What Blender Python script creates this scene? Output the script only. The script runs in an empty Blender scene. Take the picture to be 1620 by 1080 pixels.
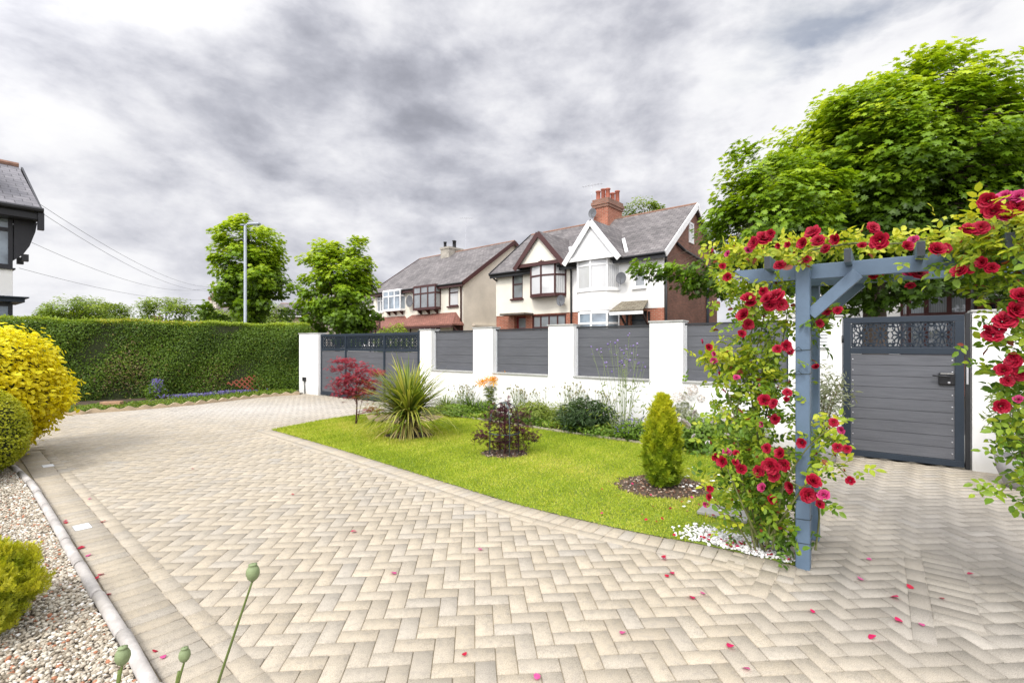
import bpy, math, random
import numpy as np
from mathutils import Vector

rng = np.random.default_rng(11)
random.seed(11)
S = bpy.context.scene
COL = S.collection
R = math.radians

# ------------------------------------------------------------------ camera geometry, used to turn measurements into places
F, CX, HY, CH = 765.0, 810.0, 545.0, 1.5
def gnd(px, py, z=0.0):
    d = (CH - z) * F / (py - HY)
    return ((px - CX) / F * d, d)
def xat(px, d): return (px - CX) / F * d
def zat(py, d): return CH + (HY - py) / F * d

class Frame:
    """A local frame standing on the ground: x along it, y away from the viewer."""
    def __init__(s, ox, oy, ang):
        s.o = (ox, oy); s.a = ang
        s.u = (math.cos(ang), math.sin(ang)); s.v = (-math.sin(ang), math.cos(ang))
    def w(s, x, y): return (s.o[0] + x*s.u[0] + y*s.v[0], s.o[1] + x*s.u[1] + y*s.v[1])
    def l(s, X, Y):
        dx, dy = X - s.o[0], Y - s.o[1]
        return (dx*s.u[0] + dy*s.u[1], dx*s.v[0] + dy*s.v[1])
    def pt(s, px, py, y=0.0):
        t = (px - CX) / F
        ox, oy = s.o[0] + y*s.v[0], s.o[1] + y*s.v[1]
        x = (t*oy - ox) / (s.u[0] - t*s.u[1])
        return x, zat(py, oy + x*s.u[1])

# ------------------------------------------------------------------ materials
def nt(name):
    m = bpy.data.materials.new(name); m.use_nodes = True
    t = m.node_tree; b = t.nodes['Principled BSDF']
    return m, t, b
def N(t, kind, **kw):
    n = t.nodes.new(kind)
    for k, v in kw.items():
        if k.startswith('i_'):
            key = k[2:].replace('_', ' ')
            n.inputs[int(key) if key.isdigit() else key].default_value = v
        else: setattr(n, k, v)
    return n
def mix(t, a, b, fac, mode='MIX'):
    n = t.nodes.new('ShaderNodeMix'); n.data_type = 'RGBA'; n.blend_type = mode
    for s, val in ((0, fac), (6, a), (7, b)):
        if hasattr(val, 'links'): t.links.new(val, n.inputs[s])
        else: n.inputs[s].default_value = val if s == 0 else (*val[:3], 1)
    return n.outputs[2]
def ramp(t, src, stops):
    n = t.nodes.new('ShaderNodeValToRGB'); e = n.color_ramp.elements
    while len(e) < len(stops): e.new(0.5)
    for el, (p, c) in zip(e, stops):
        el.position = p; el.color = (*c, 1) if isinstance(c, tuple) else (c, c, c, 1)
    t.links.new(src, n.inputs[0]); return n.outputs[0]
def noise(t, vec, scale, detail=4, rough=.55, dist=0):
    n = N(t, 'ShaderNodeTexNoise', i_Scale=scale, i_Detail=detail, i_Roughness=rough, i_Distortion=dist)
    if vec is not None: t.links.new(vec, n.inputs['Vector'])
    return n.outputs['Fac']
def bump(t, b, h, strength, dist=.01):
    n = N(t, 'ShaderNodeBump', i_Strength=strength, i_Distance=dist)
    t.links.new(h, n.inputs['Height']); t.links.new(n.outputs[0], b.inputs['Normal'])
def shade(c, k): return tuple(min(1, x*k) for x in c)

def M(name, c, rough=.6, var=.18, scale=3., bmp=.0, bscale=80., spec=.4, metal=0., grime=0.):
    """Plain painted / mineral surface: base colour broken by two noises, optional bump, optional grime near the ground."""
    m, t, b = nt(name)
    co = N(t, 'ShaderNodeTexCoord').outputs['Object']
    n1 = noise(t, co, scale, 6, .65)
    f = ramp(t, n1, [(.3, 0.), (.7, 1.)])
    col = mix(t, shade(c, 1-var), shade(c, 1+var*.6), f)
    n2 = noise(t, co, scale*13, 3, .6)
    col = mix(t, col, shade(c, 1-var*.9), ramp(t, n2, [(.5, 0.), (.8, .5)]))
    if grime:
        sp = N(t, 'ShaderNodeSeparateXYZ'); t.links.new(co, sp.inputs[0])
        mr = N(t, 'ShaderNodeMapRange', i_1=0., i_2=.35, i_3=grime, i_4=0.)
        t.links.new(sp.outputs[2], mr.inputs[0])
        ml = N(t, 'ShaderNodeMath', operation='MULTIPLY'); t.links.new(mr.outputs[0], ml.inputs[0]); t.links.new(n1, ml.inputs[1])
        col = mix(t, col, (.25, .23, .17), ml.outputs[0])
    t.links.new(col, b.inputs['Base Color'])
    r = ramp(t, n1, [(.2, max(0, rough-.1)), (.8, min(1, rough+.1))]); t.links.new(r, b.inputs['Roughness'])
    b.inputs['Specular IOR Level'].default_value = spec; b.inputs['Metallic'].default_value = metal
    if bmp: bump(t, b, noise(t, co, bscale, 3), bmp, .004)
    return m

def M_attr(name, rough=.6, trans=0., spec=.3, bmp=0., bscale=200., tint=(1.15, 1.1, .5)):
    """Colour comes from the mesh's own colour attribute (each leaf, block or stone its own shade)."""
    m, t, b = nt(name)
    a = N(t, 'ShaderNodeAttribute', attribute_name='col')
    co = N(t, 'ShaderNodeTexCoord').outputs['Object']
    n1 = noise(t, co, bscale*.4, 3, .6)
    col = mix(t, a.outputs['Color'], ramp(t, n1, [(.3, .7), (.7, 1.12)]), 1., 'MULTIPLY')
    t.links.new(col, b.inputs['Base Color'])
    b.inputs['Roughness'].default_value = rough; b.inputs['Specular IOR Level'].default_value = spec
    if bmp: bump(t, b, noise(t, co, bscale, 3), bmp, .003)
    if trans:
        tr = N(t, 'ShaderNodeBsdfTranslucent')
        t.links.new(mix(t, a.outputs['Color'], tint, 1., 'MULTIPLY'), tr.inputs['Color'])
        ms = N(t, 'ShaderNodeMixShader', i_Fac=trans)
        t.links.new(b.outputs[0], ms.inputs[1]); t.links.new(tr.outputs[0], ms.inputs[2])
        t.links.new(ms.outputs[0], t.nodes['Material Output'].inputs['Surface'])
    return m

def M_brick(name, c1, c2, mortar, bw, bh, ms=.012, rough=.8, bias=0., bmp=.5, offset=.5, var=.35):
    """Courses (bricks, slates, boards) laid along the surface's own metres (UV)."""
    m, t, b = nt(name)
    uv = N(t, 'ShaderNodeTexCoord').outputs['UV']
    br = N(t, 'ShaderNodeTexBrick', offset=offset, i_Scale=1., i_Mortar_Size=ms, i_Mortar_Smooth=.2, i_Bias=bias,
           i_Brick_Width=bw, i_Row_Height=bh, i_Color1=(*c1, 1), i_Color2=(*c2, 1), i_Mortar=(*mortar, 1))
    t.links.new(uv, br.inputs['Vector'])
    n1 = noise(t, uv, .7, 5, .65); n2 = noise(t, uv, 9., 3)
    col = mix(t, br.outputs[0], ramp(t, n1, [(.3, 1-var), (.7, 1.1)]), 1., 'MULTIPLY')
    col = mix(t, col, ramp(t, n2, [(.3, .8), (.7, 1.1)]), .6, 'MULTIPLY')
    t.links.new(col, b.inputs['Base Color']); b.inputs['Roughness'].default_value = rough
    inv = N(t, 'ShaderNodeMath', operation='SUBTRACT', i_0=1.); t.links.new(br.outputs['Fac'], inv.inputs[1])
    bump(t, b, inv.outputs[0], bmp, .012)
    return m

def M_glass(name, c, curtain=0.):
    m, t, b = nt(name)
    co = N(t, 'ShaderNodeTexCoord').outputs['Object']
    n1 = noise(t, co, 1.3, 3)
    col = mix(t, shade(c, .5), shade(c, 1.5), ramp(t, n1, [(.35, 0.), (.65, 1.)]))
    if curtain:
        w = N(t, 'ShaderNodeTexWave', i_Scale=6., i_Distortion=2.); t.links.new(co, w.inputs['Vector'])
        col = mix(t, col, mix(t, (.45, .45, .45), (.75, .74, .72), w.outputs[1]), curtain)
    t.links.new(col, b.inputs['Base Color'])
    b.inputs['Roughness'].default_value = .04; b.inputs['Specular IOR Level'].default_value = .9
    return m

# ------------------------------------------------------------------ mesh building
class MB:
    def __init__(s): s.v = []; s.f = []
    def q(s, *p):
        n = len(s.v); s.v += [tuple(a) for a in p]; s.f.append(tuple(range(n, n+len(p)))); return s
    def box(s, x0, x1, y0, y1, z0, z1):
        n = len(s.v)
        s.v += [(x0,y0,z0),(x1,y0,z0),(x1,y1,z0),(x0,y1,z0),(x0,y0,z1),(x1,y0,z1),(x1,y1,z1),(x0,y1,z1)]
        s.f += [tuple(n+i for i in f) for f in ((3,2,1,0),(4,5,6,7),(0,1,5,4),(1,2,6,5),(2,3,7,6),(3,0,4,7))]; return s
    def bar(s, a, b, w, h=None, up=(0,0,1)):
        """A rectangular bar from a to b, w across and h along `up`."""
        h = h or w; a = Vector(a); b = Vector(b); d = (b-a).normalized(); u = Vector(up)
        if abs(d.dot(u)) > .98: u = Vector((0,1,0))
        x = d.cross(u).normalized(); y = x.cross(d).normalized(); n = len(s.v)
        for p in (a, b):
            for i, j in ((-1,-1),(1,-1),(1,1),(-1,1)): s.v.append(tuple(p + x*(i*w/2) + y*(j*h/2)))
        s.f += [tuple(n+i for i in f) for f in ((0,1,2,3),(7,6,5,4),(0,4,5,1),(1,5,6,2),(2,6,7,3),(3,7,4,0))]; return s
    def tube(s, pts, rad, k=6, cap=True):
        pts = [Vector(p) for p in pts]; m = len(pts)
        if not hasattr(rad, '__len__'): rad = [rad]*m
        n = len(s.v); ref = Vector((.31,.2,.93)); 
        for i, p in enumerate(pts):
            d = (pts[min(i+1,m-1)] - pts[max(i-1,0)]).normalized()
            r0 = ref if abs(d.dot(ref)) < .95 else Vector((1,0,0))
            x = d.cross(r0).normalized(); y = d.cross(x)
            for j in range(k):
                a = 2*math.pi*j/k; s.v.append(tuple(p + (x*math.cos(a) + y*math.sin(a))*rad[i]))
        for i in range(m-1):
            for j in range(k):
                a = n+i*k+j; b = n+i*k+(j+1)%k; s.f.append((a, a+k, b+k, b))
        if cap:
            s.f.append(tuple(n+j for j in range(k))); s.f.append(tuple(n+(m-1)*k+j for j in range(k-1,-1,-1)))
        return s
    def lathe(s, prof, k=16, c=(0,0,0)):
        n = len(s.v); m = len(prof)
        for r, z in prof:
            for j in range(k):
                a = 2*math.pi*j/k; s.v.append((c[0]+r*math.cos(a), c[1]+r*math.sin(a), c[2]+z))
        for i in range(m-1):
            for j in range(k):
                a = n+i*k+j; b = n+i*k+(j+1)%k; s.f.append((a, b, b+k, a+k))
        return s
    def prism(s, poly, off):
        """poly: 3-D points; extruded by the vector off."""
        n = len(s.v); k = len(poly); o = Vector(off)
        s.v += [tuple(p) for p in poly] + [tuple(Vector(p)+o) for p in poly]
        s.f.append(tuple(range(n, n+k))); s.f.append(tuple(range(n+2*k-1, n+k-1, -1)))
        for i in range(k):
            j = (i+1) % k; s.f.append((n+j, n+i, n+k+i, n+k+j))
        return s
    def slab(s, pts, t=.07): return s.prism(pts, (0,0,-t))

def link(name, me, mat, parent=None):
    o = bpy.data.objects.new(name, me); COL.objects.link(o)
    if mat is not None and not me.materials: me.materials.append(mat)
    if parent is not None: o.parent = parent
    return o
def auto_uv(me):
    uv = me.uv_layers.new(name='UVMap'); 
    for p in me.polygons:
        n = p.normal
        if abs(n.z) > .97: u = Vector((1,0,0)); v = Vector((0,1,0))
        else: u = Vector((-n.y, n.x, 0)).normalized(); v = n.cross(u)
        for li in p.loop_indices:
            c = me.vertices[me.loops[li].vertex_index].co; uv.data[li].uv = (c.dot(u), c.dot(v))
def obj(name, mb, mat, parent=None, smooth=False, bev=0., fix=True):
    me = bpy.data.meshes.new(name); me.from_pydata(mb.v, [], mb.f); me.update()
    if fix:
        import bmesh
        b = bmesh.new(); b.from_mesh(me); bmesh.ops.recalc_face_normals(b, faces=b.faces); b.to_mesh(me); b.free()
    auto_uv(me)
    if smooth: me.polygons.foreach_set('use_smooth', [True]*len(me.polygons))
    o = link(name, me, mat, parent)
    if bev:
        md = o.modifiers.new('bevel', 'BEVEL'); md.width = bev; md.segments = 2; md.limit_method = 'ANGLE'; md.angle_limit = R(40)
    return o
def thing(name, label, cat, loc=(0,0,0), rz=0., group=None):
    o = bpy.data.objects.new(name, None); COL.objects.link(o); o.empty_display_size = .2
    o.location = loc; o.rotation_euler = (0,0,rz); return tag(o, label, cat, group)
def tag(o, label, cat, group=None):
    o['label'] = label; o['category'] = cat
    if group: o['group'] = group
    return o
def struct(o, kind='structure', label=None):
    o['kind'] = kind
    if label: o['label'] = label
    return o
def dup(root, loc, rz=0., label=None, group=None, sc=None):
    r = root.copy(); COL.objects.link(r); r.location = loc; r.rotation_euler = (0,0,rz)
    if sc: r.scale = (sc,)*3
    if label: r['label'] = label
    if group: r['group'] = group
    for ch in list(root.children):
        c = ch.copy(); COL.objects.link(c); c.parent = r
        for g in list(ch.children):
            e = g.copy(); COL.objects.link(e); e.parent = c
    return r

# ---- many small faces in one mesh, built with numpy
def norm(a): return a / np.maximum(np.linalg.norm(a, axis=1, keepdims=True), 1e-9)
def big_mesh(name, V, loops, starts, totals, col, mat, parent=None, smooth=False):
    me = bpy.data.meshes.new(name)
    me.vertices.add(len(V)); me.vertices.foreach_set('co', np.ascontiguousarray(V, np.float32).ravel())
    me.loops.add(len(loops)); me.loops.foreach_set('vertex_index', np.ascontiguousarray(loops, np.int32))
    me.polygons.add(len(starts)); me.polygons.foreach_set('loop_start', np.ascontiguousarray(starts, np.int32))
    me.polygons.foreach_set('loop_total', np.ascontiguousarray(totals, np.int32))
    if smooth: me.polygons.foreach_set('use_smooth', np.ones(len(starts), bool))
    me.update(calc_edges=True)
    if col is not None:
        at = me.attributes.new('col', 'FLOAT_COLOR', 'POINT')
        c4 = np.ones((len(V), 4), np.float32); c4[:, :3] = col; at.data.foreach_set('color', c4.ravel())
    return link(name, me, mat, parent)
def cloud(name, P, Nn, T, Sz, tm, col, mat, parent=None, smooth=False, tipcol=None):
    """One copy of the template tm=(verts, faces) at each point: x across, y along T, z along the normal."""
    tv, tf = np.array(tm[0], float), tm[1]
    P = np.asarray(P, float); n = len(P); Nn = norm(Nn)
    T = norm(T - Nn*np.sum(T*Nn, 1, keepdims=True)); B = np.cross(T, Nn)
    Sz = np.broadcast_to(np.asarray(Sz, float).reshape(-1, 1) if np.ndim(Sz) == 1 else np.asarray(Sz, float), (n, 1)) if np.ndim(Sz) < 2 else Sz
    if Sz.shape[1] == 1: Sz = np.repeat(Sz, 3, 1)
    V = P[:, None, :] + (tv[None,:,0:1]*Sz[:,None,0:1])*B[:,None,:] + (tv[None,:,1:2]*Sz[:,None,1:2])*T[:,None,:] + (tv[None,:,2:3]*Sz[:,None,2:3])*Nn[:,None,:]
    k = len(tv); V = V.reshape(-1, 3)
    flat = np.array([i for f in tf for i in f]); tot = np.array([len(f) for f in tf])
    loops = (np.arange(n)[:, None]*k + flat[None]).ravel(); totals = np.tile(tot, n)
    starts = np.concatenate([[0], np.cumsum(totals)[:-1]])
    c = np.repeat(np.asarray(col, float), k, 0)
    if tipcol is not None:
        w = np.tile(np.clip(tv[:,1], 0, 1), n)[:, None]; c = c*(1-w) + np.repeat(tipcol, k, 0)*w
    return big_mesh(name, V, loops, starts, totals, c, mat, parent, smooth)
def rdir(n): return norm(rng.normal(size=(n, 3)))
def pal(cols, t):
    cols = np.array(cols, float); t = np.clip(t, 0, .9999)*(len(cols)-1); i = t.astype(int); f = (t-i)[:, None]
    return cols[i]*(1-f) + cols[i+1]*f
def catmull(pts, n=8):
    p = [np.array(a, float) for a in pts]; p = [2*p[0]-p[1]] + p + [2*p[-1]-p[-2]]; out = []
    for i in range(1, len(p)-2):
        for k in range(n):
            t = k/n; out.append(.5*(2*p[i] + (p[i+1]-p[i-1])*t + (2*p[i-1]-5*p[i]+4*p[i+1]-p[i+2])*t*t + (3*p[i]-p[i-1]-3*p[i+1]+p[i+2])*t**3))
    out.append(p[-2]); return np.array(out)
def inside(P, poly):
    x, y = P[:,0], P[:,1]; r = np.zeros(len(P), bool); n = len(poly)
    for i in range(n):
        x1, y1 = poly[i]; x2, y2 = poly[(i+1) % n]
        c = ((y1 > y) != (y2 > y)) & (x < (x2-x1)*(y-y1)/((y2-y1) if y2 != y1 else 1e-9) + x1); r ^= c
    return r

# leaf shapes
OVAL = ([(0,0,0),(.27,.28,.07),(.24,.66,.07),(0,1,-.06),(-.24,.66,.07),(-.27,.28,.07)], [(0,1,2,3),(0,3,4,5)])
LANCE = ([(0,0,0),(.11,.3,.03),(.09,.65,.03),(0,1,-.1),(-.09,.65,.03),(-.11,.3,.03)], [(0,1,2,3),(0,3,4,5)])
DIAM = ([(0,0,0),(.3,.45,.06),(0,1,0),(-.3,.45,.06)], [(0,1,2,3)])
def _maple():
    a = [(-.08,.0),(-.34,-.04),(-.27,.16),(-.6,.2),(-.42,.42),(-.5,.74),(-.22,.62),(0,1.05),(.22,.62),(.5,.74),(.42,.42),(.6,.2),(.27,.16),(.34,-.04),(.08,.0)]
    v = [(0,.3,.05)] + [(x, y, -.10*abs(x) - (.08 if y > .7 else 0)) for x, y in a]
    return (v, [(0, i+1, i) for i in range(1, len(a))])
MAPLE = _maple()
def _palm(lobes=5, w=.07):
    v, f = [(0,0,0)], []
    for i in range(lobes):
        a = (i-(lobes-1)/2)*.55; l = 1-.12*abs(i-(lobes-1)/2); dx, dy = math.sin(a), math.cos(a); n = len(v)
        v += [(dx*l*.45+dy*w, dy*l*.45-dx*w, .03), (dx*l, dy*l, -.05), (dx*l*.45-dy*w, dy*l*.45+dx*w, .03)]
        f.append((0, n, n+1, n+2))
    return (v, f)
PALM = _palm(); 
def _frond():
    v, f = [], []
    for i, (y0, l, a) in enumerate(((0,.5,.75),(.0,.5,-.75),(.25,.45,.6),(.25,.45,-.6),(.45,.55,.28),(.45,.55,-.28),(.1,.9,0))):
        dx, dy = math.sin(a), math.cos(a); n = len(v); w = .055
        v += [(0,y0,0),(dx*l*.6+dy*w, y0+dy*l*.6-dx*w, .02),(dx*l, y0+dy*l, .03),(dx*l*.6-dy*w, y0+dy*l*.6+dx*w, .02)]
        f.append((n, n+1, n+2, n+3))
    return (v, f)
FROND = _frond()
BLADE = ([(-.09,0,0),(.09,0,0),(.05,.6,.12),(0,1,.36),(-.05,.6,.12)], [(0,1,2,4),(4,2,3)])
_t = (1+5**.5)/2
ICO = (np.array([(-1,_t,0),(1,_t,0),(-1,-_t,0),(1,-_t,0),(0,-1,_t),(0,1,_t),(0,-1,-_t),(0,1,-_t),(_t,0,-1),(_t,0,1),(-_t,0,-1),(-_t,0,1)])/1.902,
       [(0,11,5),(0,5,1),(0,1,7),(0,7,10),(0,10,11),(1,5,9),(5,11,4),(11,10,2),(10,7,6),(7,1,8),(3,9,4),(3,4,2),(3,2,6),(3,6,8),(3,8,9),(4,9,5),(2,4,11),(6,2,10),(8,6,7),(9,8,1)])

# ------------------------------------------------------------------ palettes (linear albedo)
SYC = [(.05,.10,.006),(.15,.27,.010),(.31,.45,.016),(.52,.62,.035)]
SYC_D = [(.03,.06,.006),(.09,.17,.012),(.20,.32,.018),(.36,.46,.03)]
SYC_B = [(.08,.15,.008),(.20,.34,.012),(.38,.52,.018),(.58,.68,.04)]
FAR = [(.08,.13,.012),(.20,.30,.025),(.38,.47,.04)]
HEDGE = [(.04,.075,.010),(.10,.18,.016),(.19,.30,.025),(.36,.46,.04)]
YEL = [(.20,.21,.006),(.56,.50,.008),(.84,.73,.012),(.90,.84,.03)]
LIME = [(.08,.12,.008),(.24,.3,.015),(.42,.44,.02),(.55,.55,.04)]
ROSEL = [(.05,.11,.014),(.14,.26,.022),(.34,.44,.03),(.58,.58,.05)]
GREEN = [(.045,.085,.012),(.12,.22,.022),(.24,.36,.04)]
PALE = [(.08,.14,.02),(.2,.28,.04),(.34,.38,.08)]
OLIVE = [(.10,.13,.07),(.22,.25,.16),(.36,.38,.28)]
JMAP = [(.11,.008,.016),(.28,.022,.040),(.44,.06,.085)]
DARKM = [(.022,.006,.010),(.06,.014,.022),(.12,.03,.04)]

m_leaf = M_attr('leaf', .45, .38, .35)
m_leaf_y = M_attr('golden_leaf', .45, .4, .35, tint=(1.1,1.05,.6))
m_leaf_r = M_attr('red_leaf', .45, .35, .3, tint=(1.3,.8,.8))
m_bark = M('bark', (.12,.09,.065), .9, .45, 9, .6, 30)
m_twig = M('twig', (.13,.10,.05), .8, .35, 14)
m_stemg = M('green_stem', (.12,.16,.04), .6, .3, 14)

# ------------------------------------------------------------------ trees
def tree(name, label, cat, loc, h, cc, cr, ncl, lpc, ls, pl, tm=MAPLE, tr=.14, group=None, clr=.55, lump=.22, flat=.5, seed=0, inner=.45, bare=None, extra=None, limbs=9, rz=0., shade_=0., lit=0.):
    """Trunk with limbs reaching into a crown of leaf clumps; cc = crown centre above loc, cr = its radii."""
    global rng
    rng = np.random.default_rng(100+seed)
    root = thing(name, label, cat, loc, rz, group)
    d = rdir(ncl); ph = rng.uniform(0, 6.28, 6)
    l = 1 + lump*(np.sin(d[:,0]*4+ph[0]) + np.sin(d[:,1]*4.5+ph[1]) + np.sin(d[:,2]*5+ph[2]) + .6*np.sin(d[:,0]*9+ph[3]) + .6*np.sin(d[:,2]*8+ph[4]))/3
    rad = inner + (1-inner)*rng.uniform(0, 1, ncl)**.5
    C = np.array(cc) + d*np.array(cr)*(l*rad)[:, None]
    if extra is not None: C = np.vstack([C, np.array(extra, float)]); d = np.vstack([d, rdir(len(extra))]); rad = np.append(rad, np.ones(len(extra)))
    if bare is not None: k = bare(C); C, d, rad = C[k], d[k], rad[k]
    n = len(C); s = rng.uniform(.65, 1.25, n)*clr
    idx = np.repeat(np.arange(n), lpc); m = len(idx)
    g = rng.normal(size=(m, 3)); g *= (rng.uniform(0, 1, (m, 1))**.4)/np.maximum(np.linalg.norm(g, axis=1, keepdims=True), .01)
    off = g*np.array((1, 1, flat))*s[idx, None]
    P = C[idx] + off
    out = norm(P - np.array(cc) + 1e-6)
    Nn = norm(np.array((0, 0, .85)) + out*.55 + rdir(m)*.55)
    T = out*.7 + rdir(m)*.9 + np.array((0, 0, -.45))
    up = g[:, 2]*.5 + .5
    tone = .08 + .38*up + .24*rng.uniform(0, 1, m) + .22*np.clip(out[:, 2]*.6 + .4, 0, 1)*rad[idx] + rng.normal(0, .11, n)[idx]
    e_ = (P-np.array(cc))/np.array(cr); tone = tone - shade_*np.clip(.15-e_[:,2], 0, 1) + lit*np.clip(e_[:,2]*.7-e_[:,0]*.35-.15, -.4, 1) - shade_*.8*np.clip(.75-np.linalg.norm(e_, axis=1), 0, 1)  # leaf colour lightened on the sunward top, darkened low and inside as shade
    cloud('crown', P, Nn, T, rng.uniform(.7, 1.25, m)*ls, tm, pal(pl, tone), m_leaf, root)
    mb = MB(); cc = np.array(cc, float); zb = max(.3, cc[2]-cr[2]*.75)
    wob = rng.normal(0, .03*h/6, (6, 2)); wob[0] = 0
    tp = [(wob[i,0]+cc[0]*(i/5)**2, wob[i,1]+cc[1]*(i/5)**2, (cc[2]+cr[2]*.55)*i/5) for i in range(6)]
    mb.tube(tp, [tr*1.25, tr, tr*.85, tr*.65, tr*.42, tr*.15], 9)
    hubs = []
    for i in range(limbs):
        a = i*2.4 + rng.uniform(-.4, .4); z0 = zb*.8 + (cc[2]-zb*.8)*i/limbs*1.1
        k = z0/(cc[2]+cr[2]*.55)*5; k0 = min(4, int(k)); st = np.array(tp[k0])*(1-(k-k0)) + np.array(tp[k0+1])*(k-k0)
        e = cc + np.array((math.cos(a)*cr[0]*.6, math.sin(a)*cr[1]*.6, rng.uniform(-.25, .5)*cr[2]))
        mid = st*.5 + e*.5 + np.array((0,0,-.08*h/6)); mb.tube([st, mid, e], [tr*.42, tr*.28, tr*.12], 6); hubs += [st*.3+e*.7, e, mid]
    hubs = np.array(hubs + [tp[3], tp[4], tp[5]])
    for i in range(0, n):
        e = C[i]; j = np.argmin(((hubs-e)**2).sum(1)); st = hubs[j]
        mb.tube([st, (st+e)/2+np.array((0,0,.05)), e], [tr*.11, tr*.075, tr*.04], 4, False)
    obj('trunk', mb, m_bark, root, True, fix=False)
    return root

def bush(name, label, cat, loc, r, n, ls, pl, tm=OVAL, mat=None, group=None, zc=None, seed=1, shell=.55, up=.4, lump=.12, stray=0., stems=10, droop=0., core=0., mk=None, tonef=None, base_r=.12, stemmat=None):
    """A rounded leafy plant: stems from the ground and leaves through an ellipsoid of radii r."""
    global rng
    rng = np.random.default_rng(500+seed)
    root = thing(name, label, cat, loc, 0., group)
    zc = r[2]*.95 if zc is None else zc
    d = rdir(n); ph = rng.uniform(0, 6.28, 5)
    l = 1 + lump*(np.sin(d[:,0]*6+ph[0]) + np.sin(d[:,1]*6.5+ph[1]) + np.sin(d[:,2]*7+ph[2]) + np.sin(d[:,0]*13+d[:,2]*11+ph[3]))/2
    rad = (shell + (1-shell)*rng.uniform(0, 1, n)**.6)*l
    st = rng.uniform(0,1,n) < stray; rad = np.where(st, rad*rng.uniform(1.02,1.14,n), rad)
    P = np.array((0,0,zc)) + d*np.array(r)*rad[:, None]
    k = P[:, 2] > .01; P, d, rad = P[k], d[k], rad[k]; n = len(P)
    Nn = norm(d*.6 + np.array((0,0,up)) + rdir(n)*.6); T = d*.8 + rdir(n)*.8 + np.array((0,0,.3-droop))
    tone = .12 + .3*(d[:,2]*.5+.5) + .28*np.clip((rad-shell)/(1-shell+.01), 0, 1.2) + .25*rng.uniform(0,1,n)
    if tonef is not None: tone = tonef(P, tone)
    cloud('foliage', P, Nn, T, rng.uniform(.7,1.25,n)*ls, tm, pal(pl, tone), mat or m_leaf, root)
    if core:
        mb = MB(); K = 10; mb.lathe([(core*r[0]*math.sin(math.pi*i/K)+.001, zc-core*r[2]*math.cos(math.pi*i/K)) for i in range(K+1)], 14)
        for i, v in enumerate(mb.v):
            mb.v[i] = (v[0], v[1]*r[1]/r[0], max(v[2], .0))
        obj('shade_core', mb, m_core, root, True)
    mb = MB()
    for i in range(stems):
        a = rng.uniform(0, 6.28); q = rng.uniform(.2, .8); e = (math.cos(a)*r[0]*q, math.sin(a)*r[1]*q, zc+r[2]*rng.uniform(-.1,.6))
        b = (math.cos(a)*base_r*r[0], math.sin(a)*base_r*r[1], 0)
        mb.tube([b, ((b[0]*.6+e[0]*.4), (b[1]*.6+e[1]*.4), e[2]*.55), e], [.012*r[2]+.003, .008*r[2]+.002, .002], 5)
    obj('stem', mb, stemmat or m_twig, root, True, fix=False)
    return root
m_core = M('shaded_twigs', (.035,.045,.014), .95, .6, 25)  # solid dark fill inside bushes and hedge; its colour stands for inner shade
# ------------------------------------------------------------------ the lie of the garden
WALL = Frame(-6.5, 14.9, math.atan2(-.607, .795))          # x along the street wall, y out to the street
Nw = (-WALL.v[0], -WALL.v[1])                              # from the wall towards the house
ARCH = Frame(1.97, 3.27, WALL.a)                           # rose arch, x along its front beam, y towards the gate
m_p = (.651, .759)                                         # across the drive, away from the gravel bed
KERB_C = .575
def kerb_pt(s, c): return (c*m_p[0] - s*m_p[1], c*m_p[1] + s*m_p[0])   # s along the kerb (up-left), c across

m_ground = M('bare_earth', (.13,.10,.06), .95, .35, 1.2, .5, 40)
m_soil = M('soil', (.085,.060,.040), .95, .45, 6, .9, 70)
m_asph = M('asphalt', (.055,.055,.058), .9, .25, 2, .4, 120)
m_flag = M('paving_flag', (.30,.29,.27), .85, .2, 2, .3, 60)
m_sand = M('joint_sand', (.32,.27,.18), .95, .4, 1.5, .4, 200)
m_lawn = M('turf', (.16,.22,.02), .9, .35, 2.2, .5, 90)
m_gravel_base = M('gravel_bed', (.22,.19,.16), .95, .4, 30, .8, 90)

def sheet(name, pts, z, mat):
    mb = MB(); mb.q(*[(x, y, z) for x, y in pts]); return struct(obj(name, mb, mat, fix=False))
mb = MB(); mb.q((-400,-60,-.06),(400,-60,-.06),(400,600,-.06),(-400,600,-.06)); struct(obj('ground', mb, m_ground, fix=False))
W = WALL.w
sheet('pavement', [W(-60,.3), W(60,.3), W(60,2.6), W(-60,2.6)], .03, m_flag)
sheet('road', [W(-60,2.75), W(60,2.75), W(60,8.2), W(-60,8.2)], -.04, m_asph)
mb = MB(); a, b = W(-60,2.6), W(60,2.6); c, d = W(60,2.74), W(-60,2.74)
mb.prism([(*a,-.05),(*b,-.05),(*c,-.05),(*d,-.05)], (0,0,.09)); struct(obj('kerb', mb, m_flag))

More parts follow.
